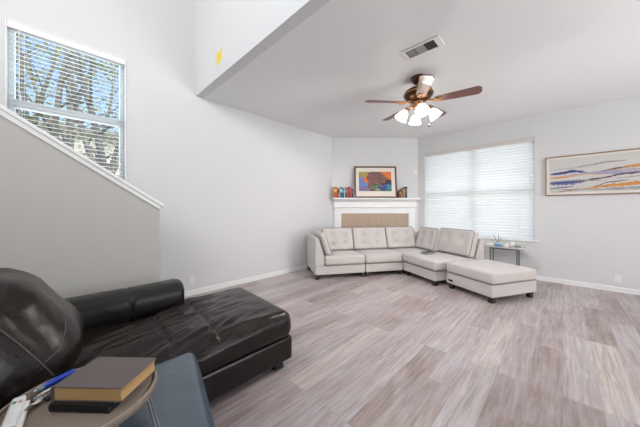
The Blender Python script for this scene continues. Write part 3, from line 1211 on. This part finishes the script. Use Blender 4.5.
q.lathe([(0.0, -0.595), (0.007, -0.60), (0.011, -0.62), (0.009, -0.635), (0.0, -0.64)], 12, Matrix.Translation((0.096, -0.104, -0.02)))
q.build('pull_knob', M['blackwood'], ch)

# ================================================================== cream sectional sofa
def tufted(fn_pts, depth=0.050, rad=0.058):
    def fn(p, nn, u):
        if u[1] < -0.999:
            for (tx, tz) in fn_pts:
                d2 = (p.x - tx) ** 2 + (p.z - tz) ** 2
                p.y += depth * math.exp(-d2 / (2 * rad * rad)) + 0.012 * math.exp(-d2 / (2 * 0.018 ** 2))
        return p
    return fn

SX, SY = cam_to_room(-0.09, 4.61)
SANG = R(-45.93 + 13.0)
sofa = thing('sectional_sofa', 'cream tufted L-shaped sectional sofa in the corner by the fireplace', 'sofa', (SX, SY, 0), SANG)
BZ0, BZ1, SZ = 0.085, 0.250, 0.425
DEP = 0.90            # depth of the row
X1, X2 = 1.00, 1.805  # module joints
XE = 2.80             # outer side of the corner module
WY = -0.84            # front end of the wing
g = 0.009
WING = Matrix.Translation((X2, -0.012, 0)) @ Matrix.Rotation(R(5.0), 4, 'Z') @ Matrix.Translation((-X2, 0.012, 0))
XW = 2.92             # outer side of the wing module

def base(x0, x1, y0, y1):
    return bx('base', M['fabric'], sofa, (x0 + g, x1 - g, y0 + g, y1 - g, BZ0, BZ1), 0.014)

base(0, X1, 0, DEP)
base(X1, X2 - 0.002, 0, DEP)
base(X2, XE, -0.012, DEP)
bx('base', M['fabric'], sofa, (X2 + g, XW - g, WY + g, -0.014, BZ0, BZ1), 0.014).matrix_local = WING

# seats
def seat(x0, x1, y0, y1, zt=SZ, puff=0.016):
    q = MB()
    q.pillow(((x0 + x1) / 2, (y0 + y1) / 2, (BZ1 + 0.004 + zt) / 2), (x1 - x0, y1 - y0, zt - BZ1 - 0.004), 0.035, (0.006, 0.006, puff), n=(16, 16, 8))
    s = q.build('seat_cushion', M['fabric'], sofa)
    q = MB()
    zz = BZ1 + 0.004
    q.tube([(x0 + 0.002, y1 - 0.03, zz), (x0 + 0.002, y0 + 0.02, zz), (x0 + 0.02, y0 - 0.002, zz), (x1 - 0.02, y0 - 0.002, zz), (x1 - 0.002, y0 + 0.02, zz), (x1 - 0.002, y1 - 0.03, zz)], 0.007, 6)
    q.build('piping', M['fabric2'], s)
    return s
seat(0.19, X1 - g, 0.004, 0.70)
seat(X1 + g, X2 - g, 0.004, 0.70)
seat(X2 + g, 2.60, -0.014, 0.70)
seat(X2 + g, 2.72, WY + 0.004, -0.024).matrix_local = WING

# arm (left back frame): leaning inner face
q = MB()
q.prism([(0.004, BZ1 + 0.002), (0.188, BZ1 + 0.002), (0.186, 0.41), (0.075, 0.766), (0.004, 0.766)], 'y', 0.006, DEP - 0.004)
arm_ = q.build('arm', M['fabric'], sofa, bevel=0.014)
q = MB()
q.tube([(0.186, 0.004, 0.26), (0.184, 0.004, 0.41), (0.080, 0.004, 0.755), (0.072, 0.02, 0.768), (0.072, DEP - 0.10, 0.768)], 0.006, 6)
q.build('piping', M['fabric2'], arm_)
# back frames of the row
def back_frame(x0, x1):
    q = MB()
    q.prism([(DEP - 0.004, BZ1 + 0.002), (DEP - 0.185, BZ1 + 0.002), (DEP - 0.185, 0.41), (DEP - 0.075, 0.766), (DEP - 0.004, 0.766)], 'x', x0, x1)
    q.build('back_frame', M['fabric'], sofa, bevel=0.014)
back_frame(0.19, X1 - g)
back_frame(X1 + g, X2 - g)
back_frame(X2 + g, XE - 0.19)
# side back frames of the corner and the wing
def side_frame(xo, y0, y1):
    q = MB()
    q.prism([(xo, BZ1 + 0.002), (xo - 0.185, BZ1 + 0.002), (xo - 0.185, 0.41), (xo - 0.075, 0.766), (xo, 0.766)], 'y', y0, y1)
    return q.build('back_frame', M['fabric'], sofa, bevel=0.014)
side_frame(XE - 0.004, -0.008, DEP - 0.004)
side_frame(XW - 0.004, WY + 0.004, -0.018).matrix_local = WING

# back cushions
def back_cushion(c, wdt, hgt, ang, lean, tufts, th=0.15, name='back_cushion', puff=0.030):
    rot = Matrix.Rotation(ang, 3, 'Z') @ Matrix.Rotation(-lean, 3, 'X')
    q = MB()
    q.pillow(c, (wdt, th, hgt), 0.045, (0.004, puff, 0.004), rot, (34, 8, 30), tufted(tufts) if tufts else None)
    o = q.build(name, M['fabric'], sofa)
    # piping round the front rim
    q = MB()
    mt = Matrix.Translation(Vector(c)) @ rot.to_4x4()
    hx, hz, r = wdt / 2 - 0.006, hgt / 2 - 0.006, 0.05
    pts = []
    for cx, cz, a0 in ((hx - r, hz - r, 0), (-hx + r, hz - r, 90), (-hx + r, -hz + r, 180), (hx - r, -hz + r, 270)):
        for k2 in range(6):
            a = R(a0 + 18 * k2)
            pts.append(mt @ Vector((cx + r * math.cos(a), -th / 2 + 0.018, cz + r * math.sin(a))))
    pts.append(pts[0])
    q.tube(pts, 0.006, 6, cap=False)
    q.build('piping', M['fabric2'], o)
    if tufts:
        for tx, tz in tufts:
            q = MB()
            q.lathe([(0.0, -0.004), (0.010, -0.004), (0.013, 0.0), (0.010, 0.004), (0.0, 0.006)], 12,
                    mt @ Matrix.Translation((tx, -th / 2 - puff * (1 - (2 * tx / wdt) ** 2) * (1 - (2 * tz / hgt) ** 2) + 0.040, tz)) @ Matrix.Rotation(R(90), 4, 'X'))
            q.build('tuft_button', M['fabric'], o)
    return o

LEAN = R(17)
CZ = 0.668
T4 = lambda w_: [(-w_ * .2, .07), (w_ * .2, .07), (-w_ * .2, -.10), (w_ * .2, -.10)]
CY = 0.615
back_cushion((0.615, CY, CZ), 0.66, 0.475, 0, LEAN, T4(.66))
back_cushion((1.335, CY, CZ), 0.77, 0.475, 0, LEAN, T4(.77))
back_cushion((2.080, CY, CZ), 0.71, 0.475, 0, LEAN, T4(.71))
# left side cushion on the arm
back_cushion((0.225, 0.355, CZ - 0.02), 0.62, 0.44, PI / 2, R(19), [(-.15, .06), (.15, .06)], 0.12, puff=0.014)
# right side cushions: corner and wing
back_cushion((2.545, 0.24, CZ), 0.58, 0.475, -PI / 2 + R(3), LEAN, T4(.58))
back_cushion((2.685, -0.430, CZ + 0.005), 0.82, 0.485, -PI / 2, LEAN, [(-.16, .08), (.16, .08)]).matrix_local = WING

def sofa_leg(x, y, parent=sofa, m4=None):
    q = MB()
    s0, s1 = 0.030, 0.036
    A = [q.bm.verts.new((x + a * s0, y + b * s0, 0.0)) for a, b in ((-1, -1), (1, -1), (1, 1), (-1, 1))]
    B = [q.bm.verts.new((x + a * s1, y + b * s1, BZ0)) for a, b in ((-1, -1), (1, -1), (1, 1), (-1, 1))]
    for i in range(4):
        j = (i + 1) % 4
        q._f([A[i], A[j], B[j], B[i]])
    q._f(A[::-1])
    q._f(B)
    o = q.build('leg', M['legwood'], parent, bevel=0.003)
    if m4 is not None:
        o.matrix_local = m4
for x in (0.05, X1 - 0.05, X1 + 0.05, X2 - 0.06):
    sofa_leg(x, 0.05)
    sofa_leg(x, DEP - 0.05)
for x, y in ((X2 + 0.05, 0.05), (XE - 0.06, DEP - 0.06)):
    sofa_leg(x, y)
for x, y in ((X2 + 0.06, -0.075), (X2 + 0.06, WY + 0.06), (XW - 0.06, WY + 0.06), (XW - 0.06, -0.08)):
    sofa_leg(x, y, sofa, WING)

# grey notebook lying on the seat
nb = thing('notebook', 'flat slate grey notebook lying on the corner seat of the cream sofa', 'notebook', (0, 0, 0), SANG + R(8))
nb_x, nb_y = SX + 2.20 * math.cos(SANG) - (-0.22) * math.sin(SANG), SY + 2.20 * math.sin(SANG) + (-0.22) * math.cos(SANG)
nb.location = (nb_x, nb_y, SZ + 0.018)
bx('cover', M['notebook'], nb, (-0.11, 0.11, -0.08, 0.08, 0, 0.004), 0.002)
bx('pages', flat('grey_pages', (0.30, 0.30, 0.30), 0.9), nb, (-0.106, 0.106, -0.077, 0.077, 0.0042, 0.028))
bx('cover', M['notebook'], nb, (-0.11, 0.11, -0.08, 0.08, 0.0282, 0.032), 0.002)

# ================================================================== ottoman
OX, OY = cam_to_room(2.356, 3.43)
ott = thing('ottoman', 'cream fabric ottoman with dark wooden legs in front of the sofa', 'ottoman', (OX, OY, 0), R(-45.93 + 18))
OW, OD = 0.886, 0.80
bx('base', M['fabric'], ott, (0, OW, 0, OD, BZ0, 0.262), 0.014)
q = MB()
q.pillow((OW / 2, OD / 2, 0.345), (OW + 0.006, OD + 0.006, 0.16), 0.03, (0.004, 0.004, 0.014), n=(18, 18, 8))
oc = q.build('cushion', M['fabric'], ott)
q = MB()
zz = 0.266
q.tube([(0.0, 0.02, zz), (0.0, OD - 0.02, zz), (0.02, OD, zz), (OW - 0.02, OD, zz), (OW, OD - 0.02, zz), (OW, 0.02, zz), (OW - 0.02, 0, zz), (0.02, 0, zz), (0.0, 0.02, zz)], 0.006, 6, cap=False)
q.build('piping', M['fabric2'], oc)
for x in (0.06, OW - 0.06):
    for y in (0.06, OD - 0.06):
        sofa_leg(x, y, ott)
tg = bx('fabric_tag', M['tag'], ott, (-0.004, -0.0005, OD - 0.135, OD - 0.045, 0.128, 0.158))
tg['label'] = 'small black tag'

# ================================================================== side table under the window
k0 = 0.735
ta = 5.80
tb_y = ta / (0.6955 * k0 + 0.7185)
tx, ty = cam_to_room(k0 * tb_y, tb_y)
TZ = 0.605
st = thing('side_table', 'narrow side table with slim metal legs below the blinds', 'side table', (tx, ty, 0), -PI / 2)
TL, TD = 0.60, 0.36
q = MB()
q.box(-TL / 2, TL / 2, -TD / 2, TD / 2, TZ - 0.018, TZ)
q.build('table_top', M['tabletop'], st, bevel=0.006)
q = MB()
for s in (-1, 1):
    q.tube([(-TL / 2 + 0.10, s * (TD / 2 - 0.04), TZ - 0.030), (TL / 2 - 0.10, s * (TD / 2 - 0.04), TZ - 0.030)], 0.010, 8)
    q.tube([(s * (TL / 2 - 0.10), -TD / 2 + 0.04, TZ - 0.030), (s * (TL / 2 - 0.10), TD / 2 - 0.04, TZ - 0.030)], 0.010, 8)
q.build('apron_rail', M['gunmetal'], st)
for sx_ in (-1, 1):
    for sy_ in (-1, 1):
        q = MB()
        q.tube([(sx_ * (TL / 2 - 0.10), sy_ * (TD / 2 - 0.04), TZ - 0.022), (sx_ * (TL / 2 - 0.10), sy_ * (TD / 2 - 0.04), 0.0)], 0.009, 10)
        q.build('leg', M['gunmetal'], st)

def on_table(lx, ly):
    return (tx + ly, ty - lx, TZ)
# blue cup and the pencils in it
cup = thing('cup', 'short blue glass cup holding pencils on the side table', 'cup', on_table(-0.095, -0.03))
q = MB()
q.lathe([(0.0, 0.0), (0.040, 0.0), (0.047, 0.012), (0.050, 0.072), (0.046, 0.072), (0.043, 0.014), (0.0, 0.008)], 24)
q.build('body', flat('blue_cup', (0.14, 0.33, 0.62), 0.25), cup)
q = MB()
q.lathe([(0.0505, 0.058), (0.052, 0.066), (0.0515, 0.075), (0.046, 0.075)], 24)
q.build('rim', M['plastic'], cup)
for i, (dx, dy, hh, c, lab) in enumerate([(-0.085, 0.01, 0.21, (0.20, 0.20, 0.20), 'grey pencil tilted left in the blue cup'),
                                         (0.006, 0.03, 0.21, (0.16, 0.22, 0.22), 'dark pencil upright in the blue cup'),
                                         (0.058, -0.01, 0.165, (0.30, 0.30, 0.28), 'short pale pencil tilted right in the blue cup')]):
    bx0, by0, bz0 = on_table(-0.095, -0.03)
    q = MB()
    d = Vector((dy, -dx, hh))
    p0 = Vector((bx0 - d.x * .12, by0 - d.y * .12, bz0 + 0.014))
    q.tube([p0, p0 + d * .93, p0 + d], [0.0042, 0.0042, 0.001], 6)
    tag(q.build('pencil', flat('pencil_%d' % i, c)), lab, 'pencil', 'pencils in the blue cup')
bxo = thing('tissue_pack', 'white paper pack at the left end of the side table', 'pack', on_table(-0.22, 0.0))
bx('wrapper', M['paper'], bxo, (-0.045, 0.045, -0.06, 0.06, 0.0, 0.045), 0.01)
bx('opening_flap', flat('mauve_flap', (0.42, 0.36, 0.44)), bxo, (-0.015, 0.025, -0.0615, -0.0602, 0.012, 0.030))
rb = thing('small_box', 'little red and white box in the middle of the side table', 'box', on_table(0.045, -0.05))
bx('carton', M['paper'], rb, (-0.032, 0.032, -0.03, 0.03, 0.0, 0.058), 0.002)
bx('red_panel', flat('red_panel', (0.60, 0.07, 0.08)), rb, (-0.030, 0.026, -0.0316, -0.0302, 0.004, 0.036))
jr = thing('jar', 'small white lidded jar right of the red and white box', 'jar', on_table(0.118, 0.00))
q = MB()
q.lathe([(0.0, 0.0), (0.030, 0.0), (0.034, 0.006), (0.034, 0.066), (0.028, 0.074), (0.0, 0.074)], 20)
q.build('body', M['plastic'], jr)
q = MB()
q.lathe([(0.0, 0.075), (0.030, 0.075), (0.030, 0.094), (0.0, 0.096)], 20)
q.build('lid', M['paper'], jr)
gb = thing('tin', 'flat grey green tin near the right end of the side table', 'tin', on_table(0.195, -0.02))
bx('body', flat('sage_tin', (0.20, 0.24, 0.20), 0.4), gb, (-0.042, 0.042, -0.05, 0.05, 0, 0.030), 0.005)
bx('lid', flat('sage_lid', (0.26, 0.29, 0.25), 0.4), gb, (-0.044, 0.044, -0.052, 0.052, 0.0302, 0.042), 0.004)
pp = bx('paper_sheet', M['paper'], None, (-0.05, 0.05, -0.09, 0.09, 0, 0.004))
pp.location = on_table(0.24, -0.07)
pp.location.x -= 0.01
tag(pp, 'white sheet of paper at the right end of the side table', 'paper')

# ================================================================== dark leather sectional with chaise
ls = thing('leather_sofa', 'dark brown leather sectional sofa with a long chaise in the foreground', 'sofa', (0, 0, 0))
def wrinkle(amp, scale, seed, along=(1, 1, 1), top=True):
    def fn(p, nn, u):
        s = Vector((p.x * along[0] * scale + seed, p.y * along[1] * scale, p.z * along[2] * scale))
        v = noise.fractal(s, 0.9, 2.2, 4) if hasattr(noise, 'fractal') else noise.noise(s)
        return p + nn * (amp * v)
    return fn

CH0, CH1 = -0.10, 1.372     # chaise along room x
CB0, CB1 = 1.632, 2.62      # chaise along room y
# base boxes
bx('chaise_base', M['leather'], ls, (-0.62, CH1 - 0.012, CB0 + 0.006, CB1 - 0.02, 0.055, 0.246), 0.018)

SEAMS = (0.50, 0.775)
def chaise_fn(p, nn, u):
    # world x of the point (pillow centre added)
    wx = p.x + (CH0 + CH1) / 2
    wy = p.y + (CB0 + CB1) / 2
    if nn.z > 0.2:
        # creased centre strip fading towards the foot end
        k2 = max(0.0, min(1.0, (1.30 - wx) / 0.5))
        s = Vector((wx * 3.0 + 0.9 * wy, (wy - wx * 0.35) * 9.0, 1.7))
        rid = 1 - abs(noise.noise(s)) * 2.2
        p.z += nn.z * k2 * 0.022 * (rid - 0.35)
        s2 = Vector((wx * 6.5 + wy * 3.0, wy * 13.0 - wx * 5, 5.1))
        p.z += nn.z * k2 * 0.008 * noise.noise(s2)
        for sm in SEAMS:
            p.z -= 0.013 * math.exp(-((wx - sm - 0.02 * math.sin(wy * 3)) / 0.013) ** 2) * nn.z
        p.z -= 0.018 * math.exp(-((wx - 0.3) / 0.35) ** 2)
    else:
        s = Vector((wx * 2.2 - p.z * 3, wy * 3.0, p.z * 6.0 + wx * 2))
        q_ = noise.noise(s) * 0.012
        p.x += nn.x * q_
        p.y += nn.y * q_
    p.x += max(0.0, p.x) / 0.74 * (wy - CB0) * 0.07
    return p
q = MB()
q.pillow(((CH0 + CH1) / 2, (CB0 + CB1) / 2, 0.336), (CH1 - CH0, CB1 - CB0, 0.235), 0.085, (0.02, 0.012, 0.020), n=(120, 84, 14), fn=chaise_fn)
cs = q.build('chaise_cushion', M['leather'], ls)
for sm in SEAMS:
    surface_seam(cs, [(sm + 0.02 * math.sin(b * 3), b, 1) for b in [CB0 + 0.03 + i * 0.09 for i in range(11)] if b < CB1 - 0.05], (0, 0, -1), 0.0022, 'stitched_seam', M['seam'], cs, 0.001)
# rim welt of the cushion on the near side
surface_seam(cs, [(0.58, 0, 0.400), (1.33, 0, 0.405)], (0, 1, 0), 0.0025, 'stitched_seam', M['seam'], cs, 0.001)
for x in (CH1 - 0.13, -0.5):
    for y in (CB0 + 0.07, CB1 - 0.12):
        bx('leg', M['blackwood'], ls, (x - 0.04, x + 0.04, y - 0.04, y + 0.04, 0.0, 0.056), 0.006)

# bolster arm on the wall side: a long padded roll with flat ends
BA0, BA1 = -0.24, 0.765
def roll(x0, x1, cy, cz, hy, hz, seams, nx=90, nk=40):
    q = MB()
    rings = []
    ends = [(x0 + 0.000, .78), (x0 + 0.004, .90), (x0 + 0.014, .975), (x0 + 0.03, 1.0)]
    ende = [(x1 - 0.03, 1.0), (x1 - 0.014, .975), (x1 - 0.004, .90), (x1, .78)]
    st = ends + [(x0 + 0.03 + (x1 - x0 - 0.06) * i / nx, 1.0) for i in range(1, nx)] + ende
    for x, k in st:
        ring = []
        for i in range(nk):
            a = 2 * PI * i / nk
            c_, s_ = math.cos(a), math.sin(a)
            y = math.copysign(abs(c_) ** 0.72, c_) * hy * k
            z = math.copysign(abs(s_) ** 0.72, s_) * hz * k
            d = 0.005 * noise.noise(Vector((x * 2.5, y * 5, z * 6)))
            for sx in seams:
                d -= 0.008 * math.exp(-((x - sx) / 0.010) ** 2)
            f = 1 + d / hz
            ring.append(q.bm.verts.new((x, cy + y * f, cz + z * f)))
        rings.append(ring)
    for a, b in zip(rings, rings[1:]):
        for i in range(nk):
            l = (i + 1) % nk
            q._f([a[i], a[l], b[l], b[i]], True)
    q._f(rings[0][::-1])
    q._f(rings[-1])
    return q
bo = roll(BA0, BA1, 2.565, 0.535, 0.155, 0.122, (0.10 + 0.2825, -0.03)).build('bolster_arm', M['leather2'], ls)
for sx_ in (0.3825, -0.03):
    surface_seam(bo, [(sx_, 2.30, 0.45), (sx_, 2.30, 0.645)], (0, 1, 0), 0.002, 'stitched_seam', M['seam'], bo, 0.001)
q = MB()
q.tube([(BA1 - 0.004, 2.565 + math.copysign(abs(math.cos(a)) ** .72, math.cos(a)) * 0.147, 0.535 + math.copysign(abs(math.sin(a)) ** .72, math.sin(a)) * 0.115)
        for a in [2 * PI * i / 40 for i in range(41)]], 0.004, 6, cap=False)
q.build('end_welt', M['leather'], bo)
bx('arm_base', M['leather'], ls, (-0.62, 0.74, 2.625, 2.72, 0.065, 0.48), 0.02)

# plump chaise back
def back_fn(seed, taper=False):
    def fn(p, nn, u):
        s = Vector((p.x * 3 + seed, p.y * 2.2, p.z * 6.0 + p.y * 2))
        a = 0.014 * noise.noise(s)
        s2 = Vector((p.x * 9 + seed, p.y * 3.0 + p.z * 4, p.z * 16.0))
        a += 0.004 * (1 - abs(noise.noise(s2)) * 3) * max(0, u[2] + 0.2)
        p = p + nn * a
        if taper:
            t = (u[2] + 1) / 2
            p.y *= 1.05 - 0.42 * t * t
            p.y -= 0.06 * t * t
            p.x += 0.055 * math.exp(-((u[2] + 0.45) / 0.45) ** 2) * max(0.0, u[0])
        return p
    return fn
rotb = Matrix.Rotation(R(-22), 3, 'Y')
q = MB()
q.pillow((-0.300, 1.975, 0.672), (0.56, 0.84, 0.73), 0.265, (0.035, 0.012, 0.01), rotb, (36, 56, 44), back_fn(2.0, True))
bc = q.build('back_cushion', M['leather'], ls)
eye = Vector((0, 0, EYE))
def sight(px, py):
    """direction from the eye in which the photograph shows a seam"""
    a, b = cam_to_room((px - 320) / 251.0, 1.0)
    return Vector((a, b, (209 - py) / 251.0)).normalized()
def sighted_seam(obj, pts, rad, m):
    bm = bmesh.new()
    bm.from_mesh(obj.data)
    t = BVHTree.FromBMesh(bm)
    res = []
    for a, b in zip(pts, pts[1:]):
        for i in range(8):
            f = i / 8
            hit = t.ray_cast(eye, sight(a[0] + (b[0] - a[0]) * f, a[1] + (b[1] - a[1]) * f))
            if hit[0]:
                res.append(hit[0] + hit[1] * 0.001)
    bm.free()
    q = MB()
    q.tube(res, rad, 6)
    return q.build('stitched_seam', m, obj)
sighted_seam(bc, [(-6, 326), (4, 333), (20, 345), (34, 357), (46, 368), (54, 377)], 0.0026, M['seammid'])
sighted_seam(bc, [(45, 362), (55, 353), (62, 342), (65.5, 330), (65, 318)], 0.0023, M['seammid'])
# next back cushion and the frame behind both
q = MB()
q.pillow((-0.500, 1.06, 0.675), (0.46, 0.80, 0.56), 0.20, (0.03, 0.015, 0.01), rotb, (24, 30, 24), back_fn(7.0))
q.build('back_cushion', M['leather2'], ls)
q = MB()
q.prism([(-0.92, 0.065), (-0.62, 0.065), (-0.50, 0.45), (-0.58, 0.86), (-0.80, 0.88), (-0.90, 0.80)], 'y', 0.36, 2.62)
q.build('back_frame', M['leather'], ls, bevel=0.03, seg=3)

# near seat, its front edge running slightly askew
SK = 0.235
def seat_fn(p, nn, u):
    s = Vector((p.x * 3, p.y * 3, 3.3))
    p = p + nn * (0.005 * noise.noise(s))
    p.x += (p.y - 0.49) * SK * max(0.0, (u[0] + 1) / 2) ** 1.5
    if nn.z > 0.3:
        p.z -= 0.006 * math.exp(-((p.x - 0.205 - 0.06 * p.y) / 0.010) ** 2)
    return p
q = MB()
q.pillow((0.065, 1.115, 0.350), (1.01, 1.015, 0.235), 0.055, (0.015, 0.002, 0.016), n=(60, 40, 10), fn=seat_fn)
sc_ = q.build('seat_cushion', M['leather3'], ls)
for o_ in (-0.006, 0.006):
    surface_seam(sc_, [(0.242 + o_, 0.80, 1), (0.256 + o_, 1.10, 1), (0.285 + o_, 1.58, 1)], (0, 0, -1), 0.0024, 'stitched_seam', M['seamlight'], sc_, 0.001)
q = MB()
q.prism([(-0.62, 0.36), (0.26, 0.36), (0.55, 1.63), (-0.62, 1.63)], 'z', 0.065, 0.232)
q.build('seat_base', M['leather'], ls, bevel=0.02)
bx('side_arm', M['leather'], ls, (-0.62, 0.26, 0.36, 0.61, 0.235, 0.60), 0.06)
for x in (0.20, -0.5):
    bx('leg', M['blackwood'], ls, (x - 0.04, x + 0.04, 0.44, 0.52, 0.0, 0.066), 0.006)

# ================================================================== round tray table standing on the seat
RX, RY = cam_to_room(-0.87, 0.92)
RZ = 0.484          # seat surface
RT = 0.622
tr = thing('tray_table', 'round taupe tray table standing on the black leather seat', 'tray table', (RX, RY, RZ + 0.004))
rz = RT - RZ - 0.004
q = MB()
q.lathe([(0.0, rz - 0.026), (0.212, rz - 0.026), (0.219, rz - 0.020), (0.219, rz - 0.012), (0.212, rz - 0.006), (0.209, rz), (0.0, rz)], 72)
q.build('table_top', M['traytop'], tr)
q = MB()
q.lathe([(0.2195, rz - 0.012), (0.2195, rz + 0.003), (0.2215, rz + 0.005), (0.227, rz + 0.005), (0.229, rz + 0.002), (0.229, rz - 0.022), (0.2235, rz - 0.027)], 72)
q.build('rim', M['trayrim'], tr)
for i in range(3):
    a = R(60 + 120 * i)
    q = MB()
    q.tube([(0.15 * math.cos(a), 0.15 * math.sin(a), 0.0), (0.14 * math.cos(a), 0.14 * math.sin(a), rz - 0.0262)], [0.014, 0.017], 12)
    q.build('leg', M['trayrim'], tr)

def on_tray(X, Y, dz=0.0):
    a, b = cam_to_room(X, Y)
    return (a, b, RT + dz)

def lying_book(label, X, Y, z, ang, L, W, T, cover, pages, over, cat='book'):
    a, b = cam_to_room(X, Y)
    r = thing('book', label, cat, (a, b, z), R(-45.93 + ang), 'books stacked on the tray table')
    c = 0.0035
    q = MB()
    q.box(-W / 2, W / 2, -L / 2, L / 2, 0, c)
    q.box(-W / 2, W / 2, -L / 2, L / 2, T - c, T)
    # rounded spine on the left side
    prof = []
    n = 8
    for i in range(n + 1):
        t = PI / 2 + PI * i / n
        prof.append((-W / 2 + 0.012 * math.cos(t) * 0.6, T / 2 + T / 2 * math.sin(t)))
    inner = [(-W / 2 + 0.004, 0.0), (-W / 2 + 0.004, T)]
    q.prism(prof + inner, 'y', -L / 2, L / 2)
    q.build('cover', cover, r, bevel=0.0012)
    q = MB()
    n = 10
    # page block with a gently hollow fore edge
    pr = [(-W / 2 + 0.0045, c + 0.0002)]
    for i in range(n + 1):
        t = i / n
        pr.append((W / 2 - over - 0.004 * math.sin(PI * t), c + 0.0002 + (T - 2 * c - 0.0004) * t))
    pr.append((-W / 2 + 0.0045, T - c - 0.0002))
    q.prism(pr, 'y', -L / 2 + over, L / 2 - over)
    q.build('page_block', pages, r)
    return r

low = lying_book('thin black covered book lying under the thick gilt edged book', -0.807, 0.945, RT + 0.0006, -2, 0.200, 0.205, 0.029, M['blackcover'], M['blackcover'], 0.004)
big = lying_book('thick book with plum cover and gilt page edges on the tray table', -0.792, 0.942, RT + 0.0302, -1.5, 0.175, 0.245, 0.050, M['cover'], M['gilt'], 0.004)

def remote(label, X, Y, ang, L, W, T, btn):
    a, b = cam_to_room(X, Y)
    r = thing('remote_control' if btn else 'plastic_case', label, 'remote control' if btn else 'case', (a, b, RT + 0.0004), R(-45.93 + ang))
    q = MB()
    q.pillow((0, 0, T / 2), (W, L, T), min(W, T) * 0.45, (0, 0, 0.001), n=(12, 24, 6))
    q.build('body', M['plastic'], r)
    if btn:
        bx('button', M['green'], r, (-0.010, -0.001, L / 2 - 0.050, L / 2 - 0.034, T - 0.0002, T + 0.0018), 0.001)['label'] = 'green button'
        bx('button', M['pink'], r, (0.003, 0.013, L / 2 - 0.054, L / 2 - 0.036, T - 0.0002, T + 0.0018), 0.001)['label'] = 'pink button'
    return r
remote('white remote with green and pink buttons at the left of the tray table', -1.018, 0.835, 42, 0.17, 0.036, 0.020, True)
remote('slim white plastic case lying right of the white remote', -0.976, 0.824, 42, 0.165, 0.017, 0.015, False)

# blue pen and gold pen
def pen(label, X0, Y0, X1_, Y1_, z, rad, body, tip, capm, frac, group):
    a0_, b0_ = cam_to_room(X0, Y0)
    a1_, b1_ = cam_to_room(X1_, Y1_)
    d = Vector((a1_ - a0_, b1_ - b0_, 0))
    L = d.length
    r = thing('pen', label, 'pen', (a0_, b0_, RT + z), math.atan2(d.y, d.x), group)
    q = MB()
    q.tube([(0.012, 0, 0), (L * frac, 0, 0)], rad, 12)
    q.build('barrel', body, r)
    q = MB()
    q.tube([(0, 0, 0), (0.006, 0, 0), (0.0119, 0, 0)], [0.0012, rad * 0.6, rad * 0.85], 10)
    q.build('tip', tip, r)
    q = MB()
    q.tube([(L * frac + 0.0002, 0, 0), (L - 0.004, 0, 0), (L, 0, 0)], [rad * 1.12, rad * 1.12, rad * 0.8], 12)
    cp = q.build('cap', capm, r)
    q = MB()
    q.box(L * frac + 0.01, L - 0.006, -0.0016, 0.0016, rad * 1.1, rad * 1.1 + 0.0025)
    q.build('clip', capm, cp)
pen('blue capped marker pen lying beside the books on the tray table', -1.060, 0.925, -1.025, 1.050, 0.0108, 0.0095, M['clear'], M['metal'], M['blue'], 0.24, None)
pen('thin gold and white pen lying alongside the blue marker', -1.033, 0.915, -1.000, 1.020, 0.0056, 0.0048, M['plastic'], M['gold'], M['gold'], 0.62, None)

# bunch of keys
kx, ky = cam_to_room(-1.000, 0.890)
keys = thing('bunch_of_keys', 'bunch of silver keys lying by the blue marker', 'keys', (kx, ky, RT + 0.0030), R(-45.93))
q = MB()
pts = []
for i in range(25):
    a = 2 * PI * i / 24
    pts.append((0.014 * math.cos(a), 0.014 * math.sin(a) + 0.006, 0.0125))
q.tube(pts, 0.0014, 6, cap=False)
q.build('key_ring', M['metal'], keys)
for i, ang in enumerate((160, 215, 255, 290)):
    q = MB()
    zk = 0.0012 + i * 0.0026
    q.lathe([(0.0, -0.0010), (0.0115, -0.0010), (0.0118, 0.0), (0.0115, 0.0010), (0.0, 0.0010)], 18, Matrix.Translation((0.018, 0, 0)) @ Matrix.Diagonal((1.1, 0.95, 1, 1)))
    q.box(0.026, 0.055, -0.0035, 0.0035, -0.0009, 0.0009)
    for t in range(5):
        q.box(0.033 + t * 0.0044, 0.036 + t * 0.0044, -0.0052, -0.0034, -0.0009, 0.0009)
    kk = q.build('key', M['nickel'] if i % 2 else M['metal'], keys)
    kk.matrix_local = Matrix.Translation((0, 0.006, zk + 0.002)) @ Matrix.Rotation(R(ang), 4, 'Z') @ Matrix.Rotation(R(6 - 3 * i), 4, 'Y') @ Matrix.Diagonal((1.2, 1.3, 1.1, 1))
q = MB()
q.pillow((0.024, 0.014, 0.0065), (0.022, 0.026, 0.012), 0.0055, (0, 0, 0.001), n=(10, 12, 6))
q.build('key_fob', M['blackcover'], keys)
